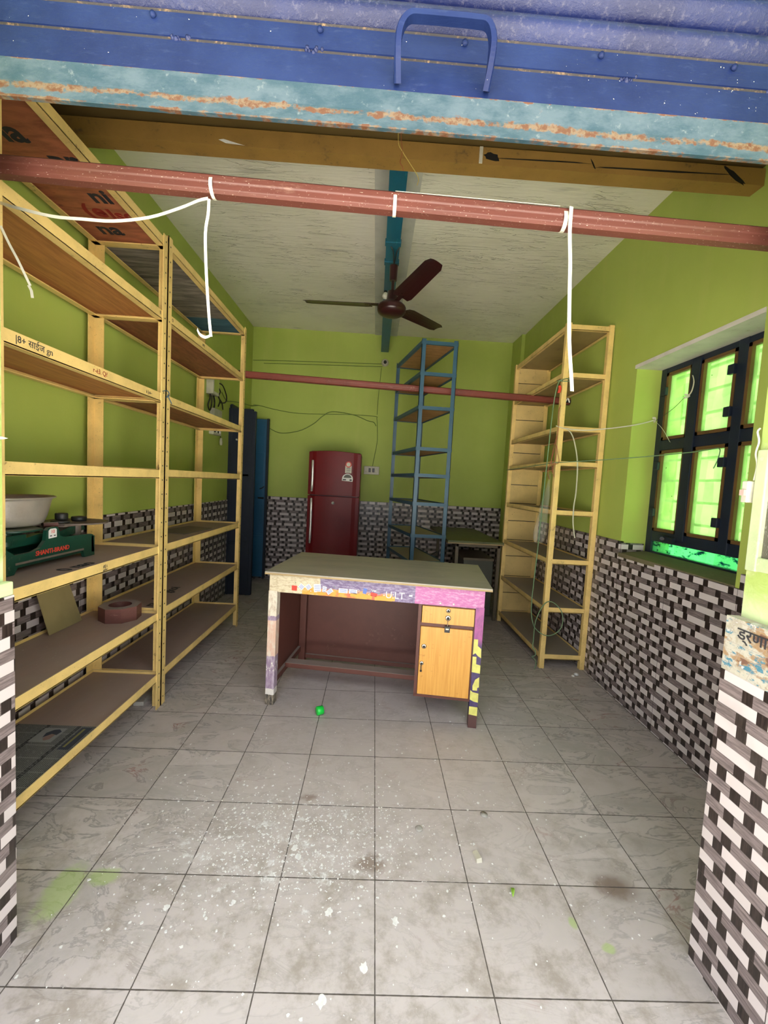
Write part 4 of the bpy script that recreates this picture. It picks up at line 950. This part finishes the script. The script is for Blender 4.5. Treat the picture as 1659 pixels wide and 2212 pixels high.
# octagonal wooden block with a round hole
zb0 = .5225
g = MB(); cx, cy = -1.345, .025; N = 8; ro = []; ri = []
for k in range(32):
    a = 2 * PI * k / 32; seg = (a + PI / 8) % (PI / 4) - PI / 8; rr = .088 / math.cos(seg)
    ro.append((math.cos(a + .2) * rr, math.sin(a + .2) * rr)); ri.append((math.cos(a + .2) * .052, math.sin(a + .2) * .052))
vs = []
for (lst, z) in ((ro, 0), (ro, .072), (ri, .072), (ri, .015)): vs += [(cx + a, cy + b_, zb0 + z) for a, b_ in lst]
vs = [(x - .0, y - .075, z) for x, y, z in vs]
fs = [(j * 32 + k, j * 32 + (k + 1) % 32, j * 32 + 32 + (k + 1) % 32, j * 32 + 32 + k) for j in range(3) for k in range(32)]
g.add(vs, fs + [tuple(range(31, -1, -1)), tuple(range(96, 128))], 0)
o = g.build('octagonal_block', M_OCT); tag(o, 'maroon octagonal wooden block with a round hollow, on the near left rack second shelf', 'block')
g = MB(); g.hexa([(-1.50, -.335, .527), (-1.485, -.335, .527), (-1.485, -.125, .527), (-1.50, -.125, .527), (-1.555, -.325, .738), (-1.552, -.325, .738), (-1.548, -.15, .732), (-1.551, -.15, .732)])
g = MB(); g.hexa([(-1.500, -.32, .524), (-1.497, -.32, .524), (-1.497, -.11, .524), (-1.500, -.11, .524), (-1.540, -.345, .735), (-1.537, -.345, .735), (-1.537, -.150, .732), (-1.540, -.150, .732)])
o = g.build('cardboard_sheet', M_CARD); tag(o, 'brown cardboard piece leaning on the wall behind the near left rack', 'cardboard')
# newspaper on the bottom shelf
zn = .195 - .0129
t = thing('newspaper', (-1.35, -.68, zn), 'old grey newspaper page lying on the bottom shelf of the near left rack', 'newspaper')
g = MB(); g.box(-1.53, -1.205, -.90, -.445, zn + .0004, zn + .002, 0)
g.box(-1.255, -1.212, -.60, -.455, zn + .002, zn + .0024, 1); g.box(-1.245, -1.235, -.585, -.465, zn + .0024, zn + .0027, 2)
g.box(-1.40, -1.31, -.56, -.465, zn + .002, zn + .0022, 4)
g.poly([(-1.372, -.50, zn + .0023), (-1.355, -.478, zn + .0023), (-1.335, -.474, zn + .0023), (-1.318, -.488, zn + .0023), (-1.322, -.512, zn + .0023), (-1.345, -.505, zn + .0023), (-1.365, -.53, zn + .0023)], (0, 0, .0003), 1)
g.poly([(-1.360, -.505, zn + .0022), (-1.328, -.505, zn + .0022), (-1.330, -.54, zn + .0022), (-1.345, -.55, zn + .0022), (-1.358, -.54, zn + .0022)], (0, 0, .0003), 3)
g.build('page', [M_NEWS, material('news_dark_print', (.045, .05, .065), .8), material('news_yellow_print', (.22, .20, .07), .8), material('news_skin_print', (.26, .17, .14), .8), material('news_light_print', (.27, .275, .26), .8)], t)
# board on far rack shelf
zs3 = .895 - .0129
g = MB(); g.hexa([(-1.53, .60, zs3), (-1.30, .56, zs3), (-1.26, .93, zs3), (-1.46, .98, zs3), (-1.53, .60, zs3 + .005), (-1.30, .56, zs3 + .005), (-1.26, .93, zs3 + .005), (-1.46, .98, zs3 + .005)])
o = g.build('flat_sheet', M_SCALEDUST); tag(o, 'thin grey sheet lying on the third shelf of the second left rack', 'sheet')
# broken tile offcut under the rack
g = MB(); g.hexa([(-1.325, .040, .001), (-1.272, .045, .001), (-1.295, .17, .001), (-1.345, .17, .001), (-1.325, .040, .024), (-1.272, .045, .024), (-1.295, .17, .024), (-1.345, .17, .024)])
o = g.build('tile_offcut', M_BRICK, bevel=.002); tag(o, 'grey tile offcut on the floor beside the near left rack foot', 'tile')

# ------------------------------------------------------------------ small things on the floor
g = MB(); cx, cy = -.305, .03
vs = []; M = Matrix.Translation((cx, cy, .0245)) @ Matrix.Rotation(R(28), 4, 'Z') @ Matrix.Rotation(R(90), 4, 'Y')
prof = [(.0, -.019), (.020, -.019), (.0235, -.016), (.0235, .017), (.0205, .018), (.0205, -.014), (0, -.014)]
g.lathe((0, 0, 0), prof, 24); g.v = [M @ v for v in g.v]
o = g.build('bottle_cap', M_CAP); tag(o, 'bright green plastic cap lying on its side in front of the desk', 'cap')
def leaf(cx, cy, a, l, w_, name, mat_, lab, cat, curl=.012):
    g = MB(); top = []; N = 8; M = Matrix.Translation((cx, cy, .002)) @ Matrix.Rotation(R(a), 4, 'Z')
    for i in range(N + 1):
        u = i / N; hw = w_ / 2 * math.sin(PI * (u * .9 + .05)); x = (u - .5) * l
        for s_ in (-1, 0, 1): top.append(M @ Vector((x, s_ * hw, curl * abs(s_) * math.sin(PI * u) + .001)))
    bot = [v - Vector((0, 0, .0007)) for v in top]; nn = len(top); fs = []
    for i in range(N):
        for j in range(2): q = i * 3 + j; fs += [(q, q + 1, q + 4, q + 3), (nn + q, nn + q + 3, nn + q + 4, nn + q + 1)]
    per = [0, 1, 2] + [i * 3 + 2 for i in range(1, N + 1)] + [N * 3 + 1, N * 3] + [i * 3 for i in range(N - 1, 0, -1)]
    for i in range(len(per)): a_, b_ = per[i], per[(i + 1) % len(per)]; fs.append((a_, a_ + nn, b_ + nn, b_))
    g.add(top + bot, fs, 0, True); o = g.build(name, mat_); tag(o, lab, cat)
leaf(.443, -.945, 80, .030, .012, 'leaf', M_LEAF, 'small fresh green leaf on the tiled floor', 'leaf')
g = MB(); g.hexa([(.352, -.845, .001), (.372, -.842, .001), (.362, -.80, .001), (.347, -.803, .001), (.352, -.842, .014), (.370, -.838, .016), (.362, -.803, .012), (.349, -.806, .010)])
o = g.build('folded_wrapper', M_WHITEPL); tag(o, 'small folded pale wrapper on the floor right of centre', 'wrapper')
g = MB(); g.lathe((.166, -.711, .001), [(.0, .0), (.013, .0), (.014, .004), (.011, .006), (0, .005)], 14); o = g.build('bottle_cap', M_BRICK); tag(o, 'dull grey crushed cap on the floor, right of the middle joint', 'cap')
g = MB(); g.lathe((.433, -.632, .001), [(.0, .0), (.014, .0), (.015, .003), (0, .005)], 14); o = g.build('bottle_cap', M_BRICK); tag(o, 'brownish flattened cap on the floor, further right than the grey one', 'cap')
for (x, y, s_) in ((1.46, .675, .022), (1.40, .635, .020)):
    pass
g = MB(); g.lathe((1.44, .665, .001), [(0, 0), (.018, 0), (.016, .008), (.008, .014), (0, .014)], 7); g.lathe((1.405, .64, .001), [(0, 0), (.012, 0), (.010, .006), (0, .008)], 6)
o = g.build('plaster_crumb', M_LIME); tag(o, 'white plaster crumbs at the foot of the right hand rack', 'rubble', kind='stuff')
g = MB()
for k in range(1500):
    if k < 1000: x = random.gauss(-.30, .34); y = random.gauss(-.78, .17)
    else: x = random.uniform(-.95, .85); y = random.uniform(-1.45, .2)
    if not (-.95 < x < .86 and -1.45 < y < .3): continue
    r_ = random.choice((.0010, .0012, .0015, .0018, .0026, .0040)) * random.uniform(.7, 1.3); a0 = random.uniform(0, 6); n_ = random.choice((4, 5, 6))
    pts = [(x + r_ * random.uniform(.6, 1.3) * math.cos(a0 + 2 * PI * i / n_), y + r_ * random.uniform(.6, 1.3) * math.sin(a0 + 2 * PI * i / n_), .0003) for i in range(n_)]
    g.poly(pts, (0, 0, random.uniform(.0006, .0015)))
for (x, y, r_) in ((-.282, -.807, .013), (-.262, -.839, .012), (-.133, -1.237, .014), (-.139, -1.02, .012), (-.03, -1.16, .012), (.06, -1.04, .012), (-.43, -1.0, .008), (-.62, -1.02, .010), (-.28, -.76, .009)):
    n_ = 16; q_ = [r_ * random.uniform(.55, 1.1) for i in range(n_)]; g.poly([(x + q_[i] * math.cos(2 * PI * i / n_), y + 1.2 * q_[i] * math.sin(2 * PI * i / n_), .0003) for i in range(n_)], (0, 0, .0008))
o = g.build('paint_flakes', M_LIME); tag(o, 'scattered white paint flakes and drips on the floor tiles', 'paint flakes', kind='stuff')

# ------------------------------------------------------------------ straps, cords, cables
def strapobj(name, paths, label, cat='strap', mat_=M_STRAP):
    t = MB()
    for pts, wv in paths: t.ribbon(pts, wv)
    o = t.build(name, mat_); tag(o, label, cat); return o
PY = -.98
def loop(x, z, dx=.0, w_=.009, r_=.0268):   # strap wound once round the front pipe
    pts = [(x + dx * k / 16, PY + r_ * math.cos(2 * PI * k / 16 + PI / 2), z + r_ * math.sin(2 * PI * k / 16 + PI / 2)) for k in range(17)]
    return (pts, (w_, 0, 0))
z_ = lambda x: 2.088 - .066 * (x + 1.57) / 3.10
strapobj('packing_strap', [loop(-.548, z_(-.548)), (smooth_path([(-.552, PY - .03, 2.020), (-.575, PY - .032, 2.012), (-.624, PY - .03, 1.991), (-.711, PY - .02, 1.967), (-.811, PY - .01, 1.957), (-.90, PY, 1.962), (-.997, PY + .02, 1.975), (-1.107, PY + .04, 2.002), (-1.18, PY + .07, 2.03)], 4), (0, .002, .009)),
    (smooth_path([(-.548, PY - .032, 2.018), (-.550, PY - .03, 1.98), (-.556, PY - .03, 1.93), (-.552, PY - .028, 1.83), (-.543, PY - .026, 1.72), (-.537, PY - .024, 1.665)], 4), (.006, .004, 0)), (smooth_path([(-.537, PY - .024, 1.668), (-.55, PY - .03, 1.660), (-.565, PY - .03, 1.667), (-.572, PY - .03, 1.680)], 3), (0, .002, .008))], 'white strap looped on the front pipe at left, one tail sagging left and one hanging')
strapobj('packing_strap', [loop(-.054, z_(-.054)), (smooth_path([(-.054, PY - .008, z_(-.054) + .030), (.15, PY - .008, z_(.15) + .031), (.40, PY - .008, z_(.40) + .032)], 4), (0, .010, .002)), loop(.412, z_(.412), .010, .011),
    (smooth_path([(.424, PY - .032, 2.065), (.424, PY - .034, 2.0), (.432, PY - .034, 1.92), (.437, PY - .034, 1.844), (.447, PY - .034, 1.717), (.464, PY - .034, 1.60), (.467, PY - .034, 1.575)], 4), (.011, .003, 0))], 'long white strap hanging down from the right part of the front pipe')
strapobj('packing_strap', [(smooth_path([(-1.184, -.905, 1.97), (-1.165, -.90, 1.925), (-1.140, -.90, 1.88), (-1.105, -.90, 1.81)], 4), (.004, .004, .003)), ([(-1.108, -.902, 1.81), (-1.10, -.902, 1.795), (-1.097, -.902, 1.775)], (.008, 0, 0))], 'short thin white strap hanging from the near left rack')
strapobj('packing_strap', [(smooth_path([(1.03, PY - .01, 2.06), (1.05, PY - .03, 2.04), (1.045, PY - .034, 2.0), (1.0, PY - .02, 1.985)], 4), (0, .003, .005))], 'thin white twine loop on the right end of the front pipe')
strapobj('packing_strap', [(smooth_path([(1.18, .742, 1.757), (1.24, .738, 1.742), (1.34, .66, 1.725), (1.44, .56, 1.728), (1.518, .445, 1.735), (1.60, .43, 1.755), (1.66, .425, 1.775)], 5), (0, .004, .007)), (smooth_path([(1.66, .425, 1.775), (1.675, .40, 1.75), (1.69, .36, 1.70), (1.69, .30, 1.63)], 4), (0, .009, .006)),
    (smooth_path([(1.655, .43, 1.79), (1.665, .41, 1.785), (1.665, .43, 1.765), (1.66, .42, 1.775)], 3), (0, .004, .014))], 'white strap stretched from the right rack to the window frame')
strapobj('packing_strap', [(smooth_path([(1.24, .738, 1.745), (1.285, .735, 1.715), (1.318, .73, 1.64), (1.345, .72, 1.50), (1.352, .72, 1.31), (1.345, .72, 1.20), (1.350, .72, 1.08), (1.372, .72, .975)], 5), (.010, .003, 0))], 'loose white strap dangling beside the front post of the right rack')
strapobj('packing_strap', [(smooth_path([(1.685, .165, 1.99), (1.685, .15, 1.95), (1.685, .16, 1.90), (1.68, .18, 1.875), (1.685, .21, 1.87)], 4), (0, .008, .004)), (smooth_path([(1.68, .21, 1.88), (1.67, .19, 1.868), (1.685, .17, 1.878), (1.675, .20, 1.89)], 3), (0, .003, .010))], 'crumpled white strap knotted to the window mullion')
def cord(name, pts, r_, mat_, label, cat='cable', k=6, extra=(), n=6):
    g = MB(); g.tube(smooth_path(pts, k), r_, n)
    for e in extra: g.tube(smooth_path(e, k), r_, n)
    o = g.build(name, mat_); return tag(o, label, cat)
cord('cord', [(1.685, .22, 1.87), (1.685, .30, 1.825), (1.68, .42, 1.78), (1.672, .44, 1.77)], .0015, M_BLACK, 'thin black cord tied across the top left window pane', 'cord')
cord('cord', [(1.19, .74, 1.50), (1.25, .70, 1.505), (1.40, .50, 1.518), (1.55, .30, 1.535), (1.68, .10, 1.555), (1.69, -.06, 1.565)], .003, M_ROPE, 'green cord stretched from the right rack to the window centre', 'cord', extra=(((1.19, .74, 1.50), (1.19, 1.2, 1.49), (1.20, 1.84, 1.48)), ((1.69, -.06, 1.565), (1.685, -.08, 1.55), (1.685, -.07, 1.50), (1.685, -.05, 1.46))))
cord('rope', [(1.195, .74, 2.07), (1.170, .735, 2.05), (1.150, .73, 1.95), (1.137, .72, 1.782), (1.128, .72, 1.461), (1.12, .72, 1.167), (1.111, .72, .836), (1.102, .72, .60), (1.098, .715, .50), (1.103, .71, .40), (1.13, .705, .32), (1.19, .70, .272), (1.25, .70, .268), (1.31, .70, .31), (1.333, .71, .38), (1.315, .72, .45), (1.26, .735, .50), (1.21, .738, .492), (1.165, .735, .42), (1.14, .73, .33), (1.135, .72, .24), (1.132, .715, .17), (1.150, .71, .145), (1.148, .70, .115), (1.125, .70, .105), (1.15, .70, .085), (1.158, .70, .05), (1.15, .70, .012)], .0035, M_ROPE, 'long green rope hanging and coiled on the front post of the right rack', 'rope', 5)
cord('wire_bundle', [(1.197, .735, 1.78), (1.19, .73, 1.70), (1.185, .73, 1.62), (1.19, .73, 1.55), (1.182, .73, 1.48), (1.175, .73, 1.42)], .002, M_WIRER, 'tangled red and brown wires tied to the front post of the right rack', 'wire', extra=(((1.20, .735, 1.90), (1.185, .73, 1.85), (1.195, .73, 1.78)), ((1.19, .73, 1.70), (1.168, .73, 1.58), (1.165, .73, 1.50), (1.19, .73, 1.40)), ((1.19, .73, 1.62), (1.205, .73, 1.56), (1.215, .725, 1.51), (1.20, .725, 1.49), (1.16, .73, 1.495)), ((1.18, .73, 1.6), (1.165, .73, 1.53), (1.145, .73, 1.44), (1.16, .73, 1.38))))
cord('twine', [(1.160, .735, 2.06), (1.20, .73, 2.075), (1.235, .742, 2.085), (1.25, .742, 2.07), (1.19, .742, 2.065)], .003, M_ROPE, 'knot of green twine round the right rack post, second shelf from the top', 'cord')
g = MB(); g.poly([(1.168, .733, 1.98), (1.188, .733, 1.985), (1.195, .733, 2.01), (1.188, .733, 2.035), (1.170, .733, 2.03), (1.175, .733, 2.01)], (0, .004, 0)); o = g.build('red_tape_scrap', M_REDP); tag(o, 'small bright red tape scrap beside the right rack post', 'tape')
# plastic bag on the post
g = MB(); prof = [(.004, 0), (.010, -.06), (.022, -.16), (.036, -.30), (.046, -.42), (.044, -.47), (.028, -.50), (0, -.505)]
g.lathe((0, 0, 0), prof, 20); g.v = [Vector((1.180 + v.x - .05 * (v.z / -.5) + .004 * math.sin(v.z * 40 + v.x * 90), .765 + v.y * .5, 1.42 + v.z)) for v in g.v]
o = g.build('plastic_bag', M_BAG); tag(o, 'clear empty plastic bag hanging by the right rack front post', 'bag')
# wall cables and electrics
YW = YB - .006
cord('wall_cable', [(-1.61, YW, 2.165), (-1.52, YW, 2.155), (-1.368, YW, 2.125), (-1.095, YW, 2.092), (-.748, YW, 2.098), (-.40, YW, 2.112), (-.11, YW, 2.108), (-.085, YW, 2.08), (-.072, YW, 1.95), (-.065, YW, 1.80), (-.09, YW, 1.62), (-.109, YW, 1.49)], .004, M_WIREG, 'painted cable running along the back wall down to the socket board')
cord('wall_cable', [(-1.42, YW - .004, 1.897), (-1.267, YW - .004, 1.838), (-1.042, YW - .004, 1.875), (-.864, YW - .004, 1.974), (-.747, YW - .004, 2.08), (-.628, YW - .004, 2.135), (-.369, YW - .004, 2.108), (-.20, YW - .004, 2.05), (-.122, YW - .004, 2.035), (-.09, YW - .004, 1.99)], .005, M_WIREG, 'drooping wavy cable on the back wall above the refrigerator')
cord('wall_cable', [(-1.63, YW, 2.70), (-1.0, YW, 2.722), (-.054, YW, 2.748)], .004, M_WIREG, 'straight painted cable near the top of the back wall', extra=(((-1.5, YW, 2.67), (-.9, YW, 2.69), (-.05, YW, 2.715)), ((-.06, YW, 2.70), (-.078, YW, 2.4), (-.085, YW, 2.13))))
t = thing('lamp_holder', (-.020, YB, 2.76), 'small round lamp holder on the back wall below the teal joist end', 'lamp holder')
g = MB(); g.lathe((-.02, YB, 2.765), [(.045, 0), (.045, -.012), (.032, -.022), (.03, -.03)], 24, 0, axis='y'); g.build('base_rose', M_WHITEPL, t)
g = MB(); g.lathe((-.02, YB - .028, 2.765), [(.020, 0), (.018, -.022), (.012, -.024)], 16, 0, axis='y'); g.build('socket', M_BLACK, t)
t = thing('socket_board', (-.12, YB, 1.44), 'white switch and socket board on the back wall right of the refrigerator', 'socket board')
g = MB(); g.box(-.212, -.022, YB - .035, YB, 1.388, 1.49); g.build('board_box', M_WHITEPL, t, bevel=.004)
for k in range(4): g = MB(); x = -.185 + k * .045; g.box(x - .014, x + .014, YB - .040, YB - .034, 1.415, 1.465); g.build('switch' if k % 2 else 'socket_outlet', M_BLACK if k in (1, 2) else M_WHITEPL, t, bevel=.002)
def xw(y): return xl(y)
t = thing('meter_box', (-1.6, 1.70, 2.09), 'tall pale junction box with a green face on the left wall, above the switchboard', 'junction box')
g = MB(); g.box(xw(1.7) - .005, xw(1.7) + .06, 1.625, 1.765, 2.005, 2.16); g.build('box_body', M_WHITEPL, t, bevel=.005)
g = MB(); g.box(xw(1.7) + .06, xw(1.7) + .062, 1.645, 1.75, 2.03, 2.155); g.build('box_face', M_GREEN, t)
t = thing('switchboard', (-1.6, 1.82, 1.85), 'grey switchboard box on the left wall seen between two shelves', 'switchboard')
g = MB(); g.box(xw(1.82) - .005, xw(1.82) + .04, 1.725, 1.915, 1.74, 1.895); g.build('board_body', M_WHITEPL, t, bevel=.004)
t = thing('switchboard', (-1.6, 1.80, 1.69), 'switchboard with several switches on the left wall, lowest of the three boxes', 'switchboard')
g = MB(); g.box(xw(1.8) - .005, xw(1.8) + .04, 1.715, 1.905, 1.655, 1.735); g.build('board_body', M_WHITEPL, t, bevel=.004)
for k in range(4): g = MB(); y = 1.74 + k * .042; g.box(xw(1.8) + .038, xw(1.8) + .046, y - .012, y + .012, 1.675, 1.715); g.build('switch', M_PAPER if k % 2 else M_BLACK, t, bevel=.002)
t = thing('hanging_plug', (-1.56, 1.93, 1.65), 'pale plug hanging on a short wire beside the lowest switchboard', 'plug')
g = MB(); g.tube([(xw(1.9) + .03, 1.91, 1.67), (xw(1.9) + .03, 1.93, 1.64)], .003, 6); g.build('plug_wire', M_BLACK, t)
g = MB(); g.lathe((xw(1.9) + .03, 1.935, 1.57), [(0, 0), (.012, .003), (.015, .03), (.010, .07), (0, .072)], 12); g.build('plug_body', M_WHITEPL, t)
xx = xw(1.75) + .02
cord('cable_tangle', [(xx, 1.66, 2.01), (xx + .01, 1.63, 1.96), (xx, 1.62, 1.90), (xx, 1.66, 1.86), (xx, 1.70, 1.92), (xx, 1.70, 2.0)], .006, M_BLACK, 'tangle of black and green cables between the boxes on the left wall', 'cable', extra=(
    ((xx, 1.73, 2.02), (xx + .02, 1.72, 1.95), (xx, 1.75, 1.88), (xx, 1.78, 1.83)), ((xx, 1.78, 2.13), (xx + .02, 1.88, 2.14), (xx + .02, 1.97, 2.10), (xx + .02, 2.02, 2.04), (xx + .02, 1.98, 1.99), (xx, 1.92, 1.975)),
    ((xx, 1.78, 2.10), (xx, 1.85, 2.03), (xx, 1.90, 1.99), (xx, 1.86, 1.93)), ((xx, 1.80, 2.12), (xx, 1.90, 2.08), (xx, 1.86, 2.02), (xx, 1.95, 1.98), (xx, 1.98, 1.92)), ((xx, 1.74, 2.0), (xx, 1.77, 1.93), (xx, 1.75, 1.86), (xx, 1.76, 1.80))))
cord('wall_cable', [(-1.595, 1.95, 2.08), (-1.60, 2.10, 2.03), (-1.605, 2.30, 2.06), (-1.61, 2.6, 2.10), (-1.62, 2.98, 2.14), (-1.55, YW, 2.16)], .005, M_WIREG, 'painted cable on the left wall running above the navy door')
# two thin wires hanging in front of the ochre beam
cord('thin_wire', [(-.036, -.5, 2.735), (-.038, -.5, 2.62), (-.030, -.5, 2.56), (-.036, -.5, 2.52), (-.026, -.5, 2.505), (-.022, -.5, 2.49)], .0014, M_WIRER, 'thin red wire hanging in front of the ochre beam', 'wire')
cord('thin_wire', [(-.048, -.5, 2.735), (-.048, -.5, 2.60), (-.030, -.5, 2.56), (.0, -.5, 2.52), (.036, -.5, 2.47), (.034, -.5, 2.44)], .0014, M_WIREY, 'thin yellow wire hanging beside the red one by the ochre beam', 'wire')
cord('blue_twine', [(-1.183, .02, 1.70), (-1.178, .06, 1.71), (-1.176, .075, 1.69), (-1.18, .05, 1.675)], .002, M_DOORBLUE, 'bit of dark twine tied where the two left racks meet', 'cord', extra=(((-1.178, .06, 1.69), (-1.172, .075, 1.665), (-1.17, .09, 1.65)),))

# ------------------------------------------------------------------ on the right jamb
t = thing('framed_mirror', (.93, -1.19, 1.26), 'pale framed cracked mirror panel fixed on the right door jamb', 'mirror')
g = MB(); g.box(.905, .925, -1.36, -1.135, 1.12, 1.155); g.box(.905, .925, -1.36, -1.135, 1.40, 1.425); g.box(.903, .926, -1.165, -1.134, 1.118, 1.427); g.build('mirror_frame', M_FRAMEPALE, t, bevel=.003)
g = MB(); g.box(.915, .923, -1.36, -1.16, 1.15, 1.405); g.build('mirror_glass', M_MIRROR, t)
t = thing('bell_switch', (.92, -1.115, 1.32), 'small dirty white switch on the edge of the right door jamb', 'switch')
g = MB(); g.box(.895, .925, -1.127, -1.108, 1.292, 1.348); g.build('switch_plate', M_WHITEPL, t, bevel=.003)
g = MB(); g.box(.888, .896, -1.124, -1.111, 1.310, 1.325); g.build('rocker', material('pinkish_plastic', (.55, .35, .30), .5), t)
cord('cord', [(.920, -1.115, 1.485), (.912, -1.118, 1.475), (.915, -1.122, 1.45), (.912, -1.12, 1.42), (.918, -1.121, 1.39), (.915, -1.12, 1.35)], .0025, M_STRAP, 'short pale cord hanging above the switch on the right jamb', 'cord')
g = MB(); g.lathe((-1.0, -1.125, 1.351), [(.004, -.01), (.004, .008), (.0, .022)], 8, axis='x'); o = g.build('wall_peg', M_STRAP); tag(o, 'small pale peg sticking out of the left door jamb', 'peg')
